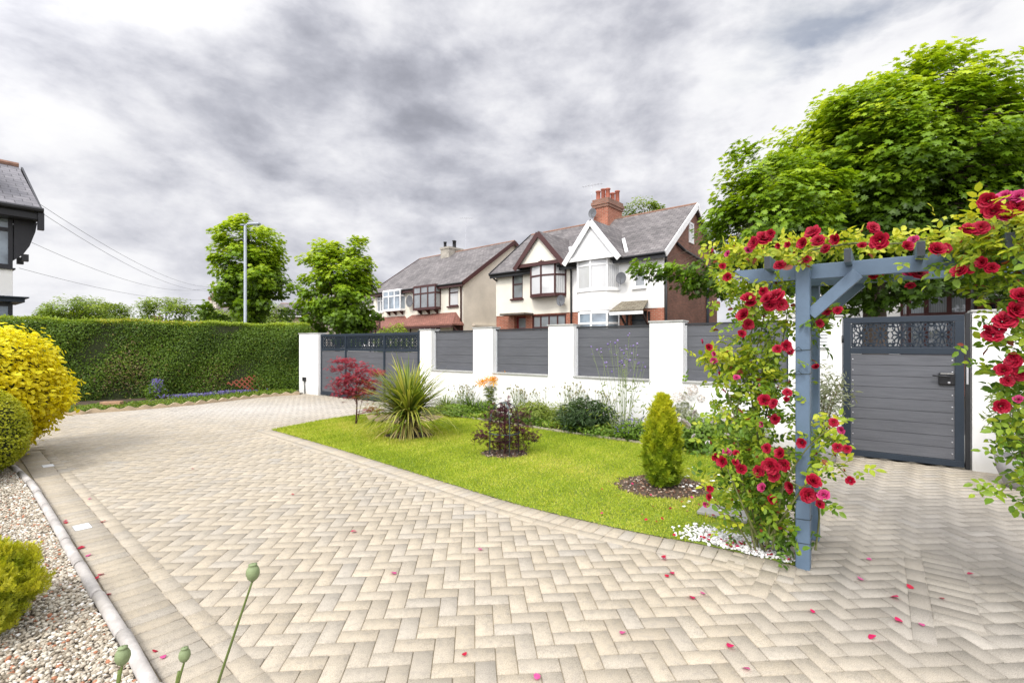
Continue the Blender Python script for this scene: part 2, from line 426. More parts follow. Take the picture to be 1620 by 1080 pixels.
# ---- block paving: herringbone laid at 45 degrees to the kerb
lawn_front = catmull([(-4.22,8.5),(-2.42,6.87),(-.76,5.29),(.10,4.5),(.90,3.92),(1.42,3.62),(1.93,3.27)], 10)
LAWN_END = [tuple(p) for p in catmull([(1.96,3.42),(2.5,4.5),(3.35,5.95)], 4)]
lawn_poly = [tuple(p) for p in lawn_front] + LAWN_END + [(2.70,6.62),(1.99,7.26),(.5,8.55),(-.9,9.8),(-1.75,10.45),(-2.5,10.65),(-3.3,10.25),(-3.75,9.6)]
tang = np.gradient(lawn_front, axis=0); tang /= np.linalg.norm(tang, axis=1, keepdims=True)
outn = np.stack([tang[:,1], -tang[:,0]], 1)                # towards the drive (down-left)
if outn[10] @ np.array((-.6,-.7)) < 0: outn = -outn
def clip(poly, a, b, c):
    out = []
    for i in range(len(poly)):
        p, q = poly[i], poly[(i+1) % len(poly)]; fp, fq = a*p[0]+b*p[1]-c, a*q[0]+b*q[1]-c
        if fp >= 0: out.append(p)
        if (fp >= 0) != (fq >= 0):
            t = fp/(fp-fq); out.append((p[0]+(q[0]-p[0])*t, p[1]+(q[1]-p[1])*t))
    return out
def inset(poly, e):
    r = poly; n = len(poly)
    for i in range(n):
        (x0,y0),(x1,y1) = poly[i], poly[(i+1) % n]; L = math.hypot(x1-x0, y1-y0)
        if L < 1e-6: continue
        a, b = -(y1-y0)/L, (x1-x0)/L; r = clip(r, a, b, a*x0+b*y0+e)
        if len(r) < 3: return []
    return r
pv, pf, pc = [], [], []
prng = np.random.default_rng(3)
def block_col(x, y):
    t = prng.normal(); g = max(0, prng.normal(.10, .20))
    base = np.array((.430,.372,.284))*(1 + .048*t)
    base = base*(1-min(g,.9)) + np.array((.385,.36,.32))*min(g,.9)
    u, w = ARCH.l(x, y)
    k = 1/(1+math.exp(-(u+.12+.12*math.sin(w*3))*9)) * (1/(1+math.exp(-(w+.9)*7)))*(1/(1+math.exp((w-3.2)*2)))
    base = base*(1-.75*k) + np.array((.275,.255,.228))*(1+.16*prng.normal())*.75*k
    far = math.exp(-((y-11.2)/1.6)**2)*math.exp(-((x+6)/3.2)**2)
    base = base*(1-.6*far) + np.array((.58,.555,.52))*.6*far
    return np.clip(base, .1, .85)
def paver(poly, z=0., gap=.0016, bev=.0030):
    o = inset(poly, gap); 
    if len(o) < 3: return
    i = inset(o, bev)
    ar = sum(o[k][0]*o[(k+1)%len(o)][1]-o[(k+1)%len(o)][0]*o[k][1] for k in range(len(o)))/2
    if ar < .0006: return
    cx = sum(p[0] for p in o)/len(o); cy = sum(p[1] for p in o)/len(o)
    zt = z + prng.uniform(-.0012, .0012); tx, ty = prng.normal(0, .006, 2)
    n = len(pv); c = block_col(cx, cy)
    if len(i) == len(o):
        k = len(o)
        pv.extend((x, y, zt-.0045) for x, y in o); pv.extend((x, y, zt+(x-cx)*tx+(y-cy)*ty) for x, y in i)
        pv.extend((x, y, zt-.02) for x, y in o)
        pf.append(tuple(range(n+k, n+2*k)))
        for j in range(k):
            jj = (j+1) % k; pf.append((n+j, n+jj, n+k+jj, n+k+j)); pf.append((n+2*k+j, n+2*k+jj, n+jj, n+j))
        pc.extend([c*.92]*k + [c]*k + [c*.6]*k)
    else:
        pv.extend((x, y, zt) for x, y in o); pf.append(tuple(range(n, n+len(o)))); pc.extend([c]*len(o))
th = R(4.4); cs, sn = math.cos(th), math.sin(th)
lp = np.array(lawn_poly); fr = lawn_front + outn*.3
hedge_n = (.6, -.8)
for j in range(-30, 190):
    for i in range(-190, 110):
        k = (i-j) % 4
        if k == 0: r = [(i,j),(i+2,j),(i+2,j+1),(i,j+1)]
        elif k == 3: r = [(i,j),(i+1,j),(i+1,j+2),(i,j+2)]
        else: continue
        pts = [((x*cs - y*sn)*.1, (x*sn + y*cs)*.1) for x, y in r]
        cx = sum(p[0] for p in pts)/4; cy = sum(p[1] for p in pts)/4
        if cy < -1.5 or cx*m_p[0]+cy*m_p[1] < .86: continue
        wx, wy = WALL.l(cx, cy)
        if wy > .1 or wx < -3.4: continue
        if cy > 15.5+.6*(cx+6) + .5: continue
        if wx > 19.5: continue
        lx, ly = ARCH.l(cx, cy)
        dd = ((lawn_front-np.array((cx,cy)))**2).sum(1); m = int(dd.argmin())
        if (np.array((cx,cy))-lawn_front[m])@outn[m] < .06 and dd[m] > .0 and inside(np.array([(cx,cy)]), lawn_poly)[0] and dd[m] > .02 and 1: 
            if dd[m] > .05: continue
        s_ = (np.array((cx,cy))-lawn_front[m])@outn[m]
        if 0 < m < len(lawn_front)-1 and .02 < s_ < .21: continue
        if -.43 < lx < -.17 and .02 < ly < 1.0: continue
        paver(pts)
# border courses (laid a few millimetres proud of the field)
L = 9.4; s = -1.5
while s < L:
    paver([kerb_pt(s, .62), kerb_pt(s+.1, .62), kerb_pt(s+.1, .845), kerb_pt(s, .845)][::-1], .0042); s += .1
s = -1.5
while s < L:
    paver([kerb_pt(s, .845), kerb_pt(s+.2, .845), kerb_pt(s+.2, .947), kerb_pt(s, .947)][::-1], .0042); s += .2
seg = np.concatenate([[0], np.cumsum(np.linalg.norm(np.diff(lawn_front, axis=0), axis=1))])
def on_front(s, off):
    x = np.array([np.interp(s, seg, lawn_front[:,k]) for k in (0,1)]); n = np.array([np.interp(s, seg, outn[:,k]) for k in (0,1)])
    return tuple(x + n*off/np.linalg.norm(n))
s = 0
while s < seg[-1]:
    e = min(s+.1, seg[-1]); q = [on_front(s,0), on_front(s,.2), on_front(e,.2), on_front(e,0)]
    paver(q, .0042); s += .1
s = 0
while s < seg[-1]:
    e = min(s+.2, seg[-1]); paver([on_front(s,.2), on_front(s,.3), on_front(e,.3), on_front(e,.2)], .0042); s += .2
A_ = ARCH.w
for sg, u0 in ((1, -.12), (-1, .545)):                      # the arch path: a stretcher row and soldiers either side
    for k in range(6):
        w = -.62+.2*k
        if sg < 0: w += .02
        q = [A_(u0-.1*sg, w), A_(u0, w), A_(u0, w+.2), A_(u0-.1*sg, w+.2)]; paver(q if sg > 0 else q[::-1], .0046)
    for k in range(11):
        w = -.30+.1*k
        q = [A_(u0-.31*sg, w), A_(u0-.1*sg, w), A_(u0-.1*sg, w+.1), A_(u0-.31*sg, w+.1)]; paver(q if sg > 0 else q[::-1], .0046)
def m_paver():
    m, t, b = nt('concrete_block'); a = N(t, 'ShaderNodeAttribute', attribute_name='col'); co = N(t, 'ShaderNodeTexCoord').outputs['Object']
    n1 = noise(t, co, 1.1, 6, .65); n2 = noise(t, co, 26, 4, .6); n3 = noise(t, co, 260, 2, .6)
    c = mix(t, a.outputs['Color'], ramp(t, n1, [(.28, .85), (.5, .98), (.72, 1.05)]), 1., 'MULTIPLY')
    c = mix(t, c, (.27,.245,.21), ramp(t, n2, [(.48, 0.), (.72, .55)]))
    c = mix(t, c, ramp(t, n3, [(.30, .62), (.52, 1.), (.72, 1.22)]), 1., 'MULTIPLY')
    t.links.new(c, b.inputs['Base Color']); b.inputs['Roughness'].default_value = .85; b.inputs['Specular IOR Level'].default_value = .25
    bump(t, b, n3, .5, .002); return m
nv = np.array(pv); lo = np.array([i for f in pf for i in f]); to = np.array([len(f) for f in pf])
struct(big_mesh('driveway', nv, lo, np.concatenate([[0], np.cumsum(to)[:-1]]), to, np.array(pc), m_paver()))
sheet('driveway_base', [W(-3.4,.05), W(19.5,.05), (12,-2), (-1,-2), kerb_pt(-1.4,.5), kerb_pt(9.6,.5), (-14,9), (-14.5,10.5)], -.0075, m_sand)

# ---- lawn, bed and soil rings
sheet('lawn', lawn_poly, .008, m_lawn)
bed_poly = [W(5.2,-1.25), W(6.2,-.75), W(8.2,-.70), W(10,-.78), W(12.5,-.9), W(13.2,-1.0), W(13.2,-.02), W(5.45,-.02)]
bed_poly = [(-2.1,10.9), (-1.75,10.48), (-.9,9.83), (.5,8.58), (1.99,7.29), (2.70,6.65), (3.4,6.0)] + [W(13.3,-.5), W(13.3,-.01), W(5.5,-.01)]
sheet('flower_bed', bed_poly, .014, m_soil)
sheet('bare_soil', [(-3.2,10.25),(-2.5,10.62),(-1.75,10.42),(-1.35,10.0),(-1.5,9.3),(-2.2,9.0),(-2.9,9.4)], .012, M('dry_soil', (.33,.25,.14), .95, .35, 3, .6, 60))
mb = MB()
edge = catmull([(-1.75,10.45),(-.9,9.8),(.5,8.55),(1.99,7.26),(2.70,6.62),(3.35,5.97)], 6)
for a, b in zip(edge[:-1], edge[1:]): mb.bar((a[0],a[1],.015), (b[0],b[1],.015), .05, .06)
struct(obj('bed_kerb', mb, M('bed_stone', (.42,.37,.28), .9, .25, 6, .4)))
PITS = [(1.587,5.1,.50,.44), (-.104,6.63,.34,.28), (-1.7,7.95,.42,.34)]
for i, (x, y, rx, ry) in enumerate(PITS):
    k = 26; q = [(x+rx*math.cos(6.283*j/k)*(1+.1*math.sin(j*2.7)), y+ry*math.sin(6.283*j/k)*(1+.1*math.cos(j*1.9)), .011) for j in range(k)]
    mb = MB(); mb.q(*q); struct(obj('soil', mb, m_soil, fix=False))
def pebbles(name, P, size, cols, mat, sq=.6):
    n = len(P); nn = norm(rdir(n)*.55 + np.array((0,0,1))); sz = (size[0]+(size[1]-size[0])*rng.uniform(0,1,n)**1.5)[:,None]*np.stack([rng.uniform(.75,1.25,n), rng.uniform(.7,1.1,n), rng.uniform(.45,.8,n)],1)
    return cloud(name, P, nn, rdir(n), sz, (ICO[0], ICO[1]), cols, mat, None, True)
m_stone = M_attr('stones', .75, 0, .4, .4, 120)
rng = np.random.default_rng(21)
# chips and bark litter in the soil rings
for i, (x, y, rx, ry) in enumerate(PITS):
    n = (420, 150, 60)[i]; a = rng.uniform(0, 6.28, n); q = rng.uniform(.1, .92, n)**.6
    P = np.stack([x+rx*q*np.cos(a), y+ry*q*np.sin(a), np.full(n, .017)], 1)
    struct(pebbles('mulch', P, (.007,.017), pal([(.05,.03,.02),(.16,.08,.045),(.32,.2,.13),(.5,.44,.38)], rng.uniform(0,1,n)**1.3), m_stone), 'stuff')
# grass
n = 230000
lo_, hi_ = lp.min(0), lp.max(0)
Q = rng.uniform(lo_, hi_, (int(n*2.1), 2)); Q = Q[inside(Q, lawn_poly)]
for x, y, rx, ry in PITS: Q = Q[((Q[:,0]-x)/(rx*.93))**2 + ((Q[:,1]-y)/(ry*.93))**2 + .12*np.sin(Q[:,0]*40)*np.cos(Q[:,1]*37) > 1]
Q = Q[~inside(Q, [(-3.1,10.2),(-2.5,10.6),(-1.75,10.35),(-1.4,10.0),(-1.55,9.4),(-2.2,9.1),(-2.8,9.45)])]
Q = Q[~(np.hypot(Q[:,0]-1.72, (Q[:,1]-3.68)*1.0) < .36)]
n = len(Q); dist = np.hypot(Q[:,0]-1, Q[:,1]-3.5)
pt = np.sin(Q[:,0]*1.9+1)*np.sin(Q[:,1]*2.3)+.6*np.sin(Q[:,0]*5+Q[:,1]*4)+.4*np.sin(Q[:,0]*11-Q[:,1]*9)
P = np.column_stack([Q, np.full(n, .007)])
Q += rng.normal(0,.012,(n,2)); P[:,:2] = Q
T = norm(np.array((0,0,.8)) + rdir(n)*.75)
pt = pt + .9*np.sin(Q[:,0]*.9+.5)*np.sin(Q[:,1]*1.1+2)
col = pal([(.20,.29,.022),(.36,.46,.035),(.52,.58,.06),(.70,.63,.18)], np.clip(.43+.15*pt+rng.normal(0,.24,n), 0, 1))
grass = cloud('grass', P, rdir(n), T, np.stack([np.full(n,.030), rng.uniform(.014,.032,n), np.full(n,.03)],1)*(1+.05*(dist[:,None])), ([(-.12,0,0),(.12,0,0),(0,1,.3)], [(0,1,2)]), col, M_attr('grass_blade', .6, .35, .2), None)
struct(grass, 'stuff')
# daisies in the turf near the rose
rng = np.random.default_rng(5); n = 60
P = np.column_stack([rng.normal(2.15, .3, n), rng.normal(5.0, .4, n), rng.uniform(.035,.05,n)]); k = inside(P[:,:2], lawn_poly); P = P[k]; n = len(P)
struct(cloud('daisies', P, np.tile((0,0,1.),(n,1))+rdir(n)*.2, rdir(n), np.full(n,.016), ([(math.cos(a*.785),math.sin(a*.785),0) for a in range(8)], [tuple(range(8))]), np.full((n,3),.8), M_attr('daisy', .6)), 'stuff')

# ---- gravel bed, its rounded kerb
gp = [kerb_pt(-2.2,.55), kerb_pt(8.6,.57), kerb_pt(9.6,.1), kerb_pt(9.9,-3.0), kerb_pt(-2.2,-3.0)]
sheet('gravel_base', gp, .004, m_gravel_base)
rng = np.random.default_rng(8); n = 130000
s = .3 + 8.3*rng.uniform(0,1,n)**1.25; c = .54 - 1.9*rng.uniform(0,1,n)**1.15
c = np.where(s > 6.6, c-(s-6.6)**2*.02, c)
P = np.stack([c*m_p[0]-s*m_p[1], c*m_p[1]+s*m_p[0], rng.uniform(.006,.024,n)], 1)
t = rng.uniform(0,1,n)
gcol = pal([(.16,.13,.09),(.31,.26,.19),(.46,.40,.31),(.60,.55,.45),(.72,.69,.61)], np.clip(rng.normal(.50,.24,n),0,1))
gcol[t < .05] = (.40,.17,.09); gcol[t > .95] = (.78,.76,.72)
struct(pebbles('gravel', P, (.006,.0150), gcol, m_stone), 'stuff')
mb = MB(); prof = []
s = -.5; i = 0
while s < 8.3:
    e = s + .60; c0 = KERB_C + random.uniform(-.006,.006); c1 = KERB_C + random.uniform(-.006,.006); r = .031
    if s > 6.6: c0 -= (s-6.6)**2*.02
    if e > 6.6: c1 -= (e-6.6)**2*.02
    p0, p1 = kerb_pt(s+.004, c0), kerb_pt(e-.004, c1)
    mb.tube([(*p0, .026), (*p1, .026+random.uniform(-.004,.004))], [r, r], 14)
    n0 = len(mb.v); s = e
def m_kerbstone():
    m = M('pale_concrete', (.47,.44,.41), .85, .3, 7, .7, 60); return m
struct(obj('gravel_kerb', mb, m_kerbstone(), None, True), label='rounded pale concrete edging between gravel and paving')
bpy.data.objects['gravel_kerb'].data.polygons.foreach_set('use_smooth', [len(p.vertices) == 4 for p in bpy.data.objects['gravel_kerb'].data.polygons])

# white chippings at the foot of the arch
rng = np.random.default_rng(9); n = 1500
Q = np.array((1.72,3.58)) + rng.normal(size=(n,2))@np.array(((.135,-.10),(.04,.08))); 
Q = np.vstack([Q, np.array((1.52,3.80)) + rng.normal(size=(160,2))*.09]); Q = Q[inside(Q, lawn_poly)]; n = len(Q)
P = np.column_stack([Q, rng.uniform(.012,.03,n)])
struct(pebbles('white_chippings', P, (.007,.018), np.clip(.72+rng.normal(0,.10,(n,1))*np.ones((1,3))+np.array((0,-.005,-.02)), .2, .86), m_stone), 'stuff')
for i, (px, py) in enumerate(((130,834),(76,737))):
    x, y = gnd(px, py); mb = MB(); mb.box(-.05,.05,-.075,.075,-.01,.0045)
    o = thing('inset_light', ('nearer white rectangular light set flush in the border blocks beside the gravel' if i == 0 else 'farther white rectangular light in the border blocks, close to the golden bush'), 'ground light', (x,y,.004), R(-40)+math.pi/2, 'inset lights in the border course')
    obj('cover', mb, M('white_plastic', (.75,.76,.78), .4, .05), o, bev=.002)
    mb = MB(); mb.box(-.056,.056,-.081,.081,-.01,.0015); obj('rim', mb, m_flag, o)

# ------------------------------------------------------------------ street wall, panels and gates
def m_render_():
    m, t, b = nt('white_render'); co = N(t, 'ShaderNodeTexCoord').outputs['Object']
    n1 = noise(t, co, .8, 6, .7); n2 = noise(t, co, 90, 3); n3 = noise(t, co, 5, 4, .6)
    c = mix(t, (.80,.795,.785), (.70,.69,.665), ramp(t, n1, [(.45, 0.), (.75, .8)]))
    sp = N(t, 'ShaderNodeSeparateXYZ'); t.links.new(co, sp.inputs[0])
    mr = N(t, 'ShaderNodeMapRange', i_1=0., i_2=.28, i_3=.9, i_4=0.); t.links.new(sp.outputs[2], mr.inputs[0])
    ml = N(t, 'ShaderNodeMath', operation='MULTIPLY'); t.links.new(mr.outputs[0], ml.inputs[0]); t.links.new(n3, ml.inputs[1])
    c = mix(t, c, (.48,.45,.37), ml.outputs[0])
    mp = N(t, 'ShaderNodeMapping'); mp.inputs['Scale'].default_value = (7, 7, .35); t.links.new(co, mp.inputs[0]); n4 = noise(t, mp.outputs[0], 1.6, 5, .65)
    mr2 = N(t, 'ShaderNodeMapRange', i_1=.9, i_2=1.9, i_3=.05, i_4=.55); t.links.new(sp.outputs[2], mr2.inputs[0]); m2 = N(t, 'ShaderNodeMath', operation='MULTIPLY'); t.links.new(mr2.outputs[0], m2.inputs[0]); t.links.new(ramp(t, n4, [(.5, 0.), (.75, 1.)]), m2.inputs[1])
    c = mix(t, c, (.56,.55,.51), m2.outputs[0]); t.links.new(c, b.inputs['Base Color'])
    b.inputs['Roughness'].default_value = .85; b.inputs['Specular IOR Level'].default_value = .2
    bump(t, b, n2, .25, .003); return m
m_render = m_render_()
m_cap = M('coping_stone', (.42,.42,.40), .85, .25, 5, .4)
m_steel = M('slate_blue_steel', (.020,.029,.042), .45, .12, 3, .05, 300, .3)
m_dark = M('black_trim', (.018,.019,.022), .4, .2, 4)
def m_board_():
    m, t, b = nt('composite_board'); co = N(t, 'ShaderNodeTexCoord').outputs['Object']
    mp = N(t, 'ShaderNodeMapping'); mp.inputs['Scale'].default_value = (1.2, 6, 26); t.links.new(co, mp.inputs[0])
    n1 = noise(t, mp.outputs[0], 2.2, 7, .7); n0 = noise(t, co, .9, 3)
    c = mix(t, (.066,.069,.079), (.108,.112,.126), ramp(t, n1, [(.3, 0.), (.7, 1.)])); c = mix(t, c, ramp(t, n0, [(.3,.85),(.7,1.08)]), 1., 'MULTIPLY')
    t.links.new(c, b.inputs['Base Color']); b.inputs['Roughness'].default_value = .6; bump(t, b, n1, .35, .003); return m
m_board = m_board_()
m_screw = M('zinc_screw', (.5,.5,.52), .35, .1, metal=.8)
def boards(mb, x0, x1, y, z0, z1, n, g=.006, t=.025):
    h = (z1-z0)/n
    for i in range(n): mb.box(x0, x1, y, y+t, z0+i*h+g*.5, z0+(i+1)*h-g*.5)
    mb.box(x0+.002, x1-.002, y+.009, y+t-.002, z0+.004, z1-.004)
wall = thing('garden_wall', 'white rendered street wall with square pillars and low base behind the flower bed', 'wall', (*WALL.o, 0), WALL.a)
sx = lambda px: WALL.pt(px, 560)[0]
TH = .26
piers = [(-.12, sx(503)), (sx(664), sx(682)), (sx(748), sx(779)), (sx(867), sx(907)), (sx(1027), sx(1080)), (13.15, sx(1332)), (sx(1538), 19.4)]
hts = [1.825, 1.84, 1.85, 1.86, 1.87, 1.875, 1.885]
for (a, b), h in zip(piers, hts):
    mb = MB(); mb.box(a, b, 0, TH, -.05, h); p = obj('pillar', mb, m_render, wall, bev=.012)
    mb = MB(); mb.box(a-.012, b+.012, -.02, TH+.02, h+.002, h+.028); obj('coping', mb, m_cap, p, bev=.004)
for (a, b) in ((piers[1][1], piers[2][0]), (piers[2][1], piers[3][0]), (piers[3][1], piers[4][0]), (piers[4][1], piers[5][0])):
    mb = MB(); mb.box(a-.01, b+.01, .004, TH-.004, -.05, .888); p = obj('wall_base', mb, m_render, wall)
    mb = MB(); mb.box(a+.001, b-.001, -.03, TH-.02, .89, .915); obj('sill', mb, m_cap, p, bev=.004)
plab = ['narrow grey board panel between gate pillar and second pillar of the white wall', 'grey board panel above the orange lilies', 'wide grey board panel behind the tall verbena stems', 'grey board panel partly hidden behind the climbing rose']
for i, l_ in enumerate(plab):
    a, b = piers[i+1][1], piers[i+2][0]; h = hts[i+1]-.02
    t = thing('fence_panel', l_, 'fence panel', (*W(a, .12), .918), WALL.a, 'grey composite panels in the white wall'); w = b-a; hh = h-.918
    mb = MB(); boards(mb, .03, w-.03, .012, .0, hh-.035, 5); obj('board_panel', mb, m_board, t)
    mb = MB(); mb.box(.002, w-.002, -.004, .05, hh-.034, hh); obj('top_rail', mb, m_dark, t)
    for x in (.002, w-.032):
        mb = MB(); mb.box(x, x+.03, -.006, .05, .001, hh-.035); obj('side_channel', mb, m_steel if x > .1 else M('pale_channel', (.45,.46,.48), .5), t)

def lattice(mb, x0, x1, z0, z1, y, nf, bw=.011):
    """A cut-metal sheet: rows of eight-petalled flowers joined at their tips."""
    w = (x1-x0)/nf; zc = (z0+z1)/2; r = min(w, (z1-z0))*.5; rz = (z1-z0)*.5; e = .0035
    def bar(a, b, th=bw): mb.bar((a[0], y, a[1]), (b[0], y, b[1]), th, e, up=(0,1,0))
    for i in range(nf):
        xc = x0 + w*(i+.5); rx = w*.5
        P = lambda a, q: (xc+math.cos(a)*rx*q, zc+math.sin(a)*rz*q)
        for k in range(10):
            a = k*math.pi/5
            bar(P(a-.16,.30), P(a,.10)); bar(P(a+.16,.30), P(a,.10))
            bar(P(a-.16,.30), P(a,.68)); bar(P(a+.16,.30), P(a,.68))
            b2 = a+math.pi/10
            bar(P(a,.68), P(b2,.88)); bar(P(b2,.88), P(a+math.pi/5,.68)); bar(P(b2,.88), P(b2,1.2 if abs(math.cos(b2)) < .75 else 1.0))
            if k % 5: bar(P(a,.68), P(a,1.0))
        for sx_ in (-1,1):
            for sz in (-1,1):
                c = (xc+sx_*rx, zc+sz*rz)
                bar((c[0]-sx_*rx*.36, c[1]), (c[0], c[1]-sz*rz*.36)); bar((c[0]-sx_*rx*.18, c[1]), (c[0]-sx_*rx*.36, c[1]-sz*rz*.36), bw*1.3); bar((c[0], c[1]-sz*rz*.18), (c[0]-sx_*rx*.36, c[1]-sz*rz*.36), bw*1.3)
    for a, b in (((x0,z0),(x1,z0)), ((x0,z1),(x1,z1)), ((x0,z0),(x0,z1)), ((x1,z0),(x1,z1))): bar(a, b, .022)
# sliding drive gate
g0, g1 = piers[0][1]+.02, piers[1][0]-.01; gw = g1-g0; gh = 1.785
gate = thing('driveway_gate', 'wide grey sliding drive gate of three bays with cut-metal flower strip on top', 'gate', (*W(g0, .10), .02), WALL.a)
mb = MB()
cols = [0, sx(543)-g0, sx(604)-g0, gw]
mb.box(0, gw, -.03, .03, .0, .10); mb.box(0, gw, -.03, .03, gh-.07, gh); mb.box(.05, gw-.14, -.028, .028, 1.30, 1.36)
for x in cols[1:3]: mb.box(x-.03, x+.03, -.034, .027, .10, gh-.07)
mb.box(.001, .05, -.027, .027, .1, gh-.07); mb.box(gw-.14, gw, -.04, .04, .1, gh+.03)
obj('frame', mb, m_steel, gate, bev=.003)
for a, b in zip(cols[:-1], cols[1:]):
    a2 = a + (.05 if a == 0 else .03); b2 = b - (.14 if b == gw else .03)
    mb = MB(); boards(mb, a2+.001, b2-.001, -.012, .102, 1.298, 7); obj('board_panel', mb, m_board, gate)
    mb = MB(); lattice(mb, a2+.012, b2-.012, 1.372, gh-.082, -.01, max(3, round((b2-a2)/.22)), .026); obj('lattice_panel', mb, m_steel, gate)
# pedestrian gate
g0, g1 = piers[5][1]+.012, piers[6][0]-.012; gw = g1-g0; gh = 1.835
gate = thing('garden_gate', 'grey board pedestrian gate with flower-cut metal strip, framed by the rose arch', 'gate', (*W(g0, .03), .025), WALL.a)
mb = MB(); f = .085; ri = gw-.055
mb.box(0, ri, -.03, .03, 0, .075); mb.box(0, ri, -.03, .03, gh-.075, gh); mb.box(f, ri-f, -.028, .028, 1.355, 1.435)
mb.box(.001, f, -.0285, .0285, .075, gh-.075); mb.box(ri-f, ri-.001, -.0285, .0285, .075, gh-.075)
obj('frame', mb, m_steel, gate, bev=.003)
mb = MB(); mb.box(ri+.012, gw-.001, -.01, .07, -.02, gh+.02); obj('gate_post', mb, m_dark, gate, bev=.003)
mb = MB(); boards(mb, f+.001, ri-f-.001, -.014, .077, 1.353, 9); obj('board_panel', mb, m_board, gate)
mb = MB(); lattice(mb, f+.014, ri-f-.014, 1.447, gh-.088, -.012, 5, .0135); obj('lattice_panel', mb, m_steel, gate)
mb = MB(); mb.lathe([(.009,0),(.008,.004),(.0001,.006)], 8); mb.v = [(v[0], -v[2], v[1]) for v in mb.v]; s0 = obj('screw', mb, m_screw, gate)
for i in range(9):
    for x in (f+.022, ri-f-.022):
        s1 = s0 if i == 0 and x < .5 else s0.copy()
        if s1 is not s0: COL.objects.link(s1)
        s1.location = (x, -.014, .077 + (1.276/9)*(i+.5))
hx = ri-f+.005; hz = 1.10
mb = MB(); mb.box(hx-.155, hx-.002, -.050, -.015, hz-.12, hz+.035); h = obj('lock_case', mb, M('black_plastic', (.012,.012,.014), .3, .1), gate, bev=.018)
mb = MB(); mb.tube([(hx-.06,-.05,hz-.01),(hx-.06,-.085,hz-.01),(hx-.09,-.09,hz-.008),(hx-.215,-.088,hz-.004)], [.012,.012,.011,.009], 8); obj('handle', mb, m_dark, h, True)
mb = MB(); mb.lathe([(.013,0),(.013,.006),(.0001,.007)], 10, (hx-.06, hz-.085, 0)); mb.v = [(v[0], -.05-v[2], v[1]) for v in mb.v]; obj('keyhole', mb, m_screw, h)
mb = MB(); mb.box(ri+.018, ri+.036, -.028, -.011, 1.0, 1.22); obj('strike_plate', mb, m_screw, gate)
for z in (.3, .9, 1.5):
    mb = MB(); mb.tube([(-.004,-.034,z),(-.004,-.034,z+.1)], .012, 8); obj('hinge', mb, m_dark, gate, True)

# letterbox, power box
x, z = WALL.pt(1295, 535)
t = thing('letterbox', 'white louvred vent box on the pillar left of the pedestrian gate', 'vent box', (*W(x+.02, -.001), z), WALL.a)
mb = MB(); mb.box(-.15, .10, -.022, 0, -.15, .15); obj('case', mb, M('white_pvc', (.62,.63,.64), .4, .05), t, bev=.003)
mb = MB()
for i in range(6): mb.prism([(-.135,-.023,-.125+i*.044),(-.135,-.046,-.125+i*.044),(-.135,-.023,-.092+i*.044)], (.22,0,0))
obj('louvre', mb, bpy.data.materials['white_pvc'], t)
x, z = WALL.pt(483, 600)
t = thing('outdoor_socket', 'small black box with two cables low on the white end pillar', 'power box', (*W(x, -.001), .45), WALL.a)
mb = MB(); mb.box(-.06, .06, -.07, 0, -.06, .06); obj('case', mb, m_dark, t, bev=.008)
for dx in (-.025, .02):
    mb = MB(); mb.tube([(dx,-.03,-.06),(dx,-.02,-.2),(dx+.01,-.02,-.44)], .008, 6); obj('cable', mb, m_dark, t, True)

# ------------------------------------------------------------------ hedge and what stands against it
HR = (-6.72, 16.05); HD = (-.8, -.6); hn = (.6, -.8)
hedge = thing('hedge', 'tall clipped dark green hedge along the far side of the drive', 'hedge', (HR[0], HR[1], 0), math.atan2(-.6, -.8))
HL, HT, HH = 11.5, 1.1, 2.13
rng = np.random.default_rng(31); n = 82000
which = rng.uniform(0, 1, n); lx = HL*rng.uniform(0,1,n)**1.25; bulge = lambda x, z: .07*np.sin(x*2.1)+.05*np.sin(x*4.7+z*3)+.05*np.sin(z*4.1+x)
P = np.zeros((n,3)); D = np.zeros((n,3))
f = which < .66; zt = HH*rng.uniform(0,1,n)**.9
P[f] = np.column_stack([lx, -(bulge(lx,zt)+rng.normal(.0,.045,n)-.10*np.clip((zt-1.85)/.28,0,1)), zt])[f]; D[f] = (0,-1,.25)
tp = (which >= .66) & (which < .96); ly = rng.uniform(.0,HT,n)
P[tp] = np.column_stack([lx, ly, HH+.03*np.sin(lx*3)+.03*np.sin(lx*7+ly*5)+rng.normal(0,.025,n)])[tp]; D[tp] = (0,-.1,1)
en = which >= .96; P[en] = np.column_stack([rng.normal(0,.03,n), ly, zt])[en]; D[en] = (-1,0,.2)
# local y points away from the drive; +x runs to the far left, so the drive side is +y after the turn
P[:,1] *= -1; D[:,1] *= -1; P[:,1] += 0
Nn = norm(D + rdir(n)*.75); T = D*.4 + rdir(n) + np.array((0,0,.4))
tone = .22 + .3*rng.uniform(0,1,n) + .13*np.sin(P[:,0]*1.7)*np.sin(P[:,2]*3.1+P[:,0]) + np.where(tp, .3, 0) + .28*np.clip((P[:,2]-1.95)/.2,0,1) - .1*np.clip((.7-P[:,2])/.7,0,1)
hc = pal(HEDGE, tone); yl = rng.uniform(0,1,n) > .975; hc[yl] = np.array((.26,.30,.04))*rng.uniform(.7,1.2,(yl.sum(),1))
yb = tp & (np.abs(P[:,0]-4.2) < 1.2) & (rng.uniform(0,1,n) < .5); hc[yb] = (.45,.44,.05)
bq = np.exp(-((P[:,0]-4.75)/.55)**2-((P[:,2]-.75)/.55)**2) + .6*np.exp(-((P[:,0]-2.6)/.5)**2-((P[:,2]-.5)/.4)**2); br_ = rng.uniform(0,1,n) < .55*bq
hc[br_] = pal([(.10,.07,.035),(.24,.18,.08),(.36,.36,.10)], rng.uniform(0,1,br_.sum()))
cloud('leaves', P, Nn, T, rng.uniform(.035,.065,n), OVAL, hc, m_leaf, hedge)
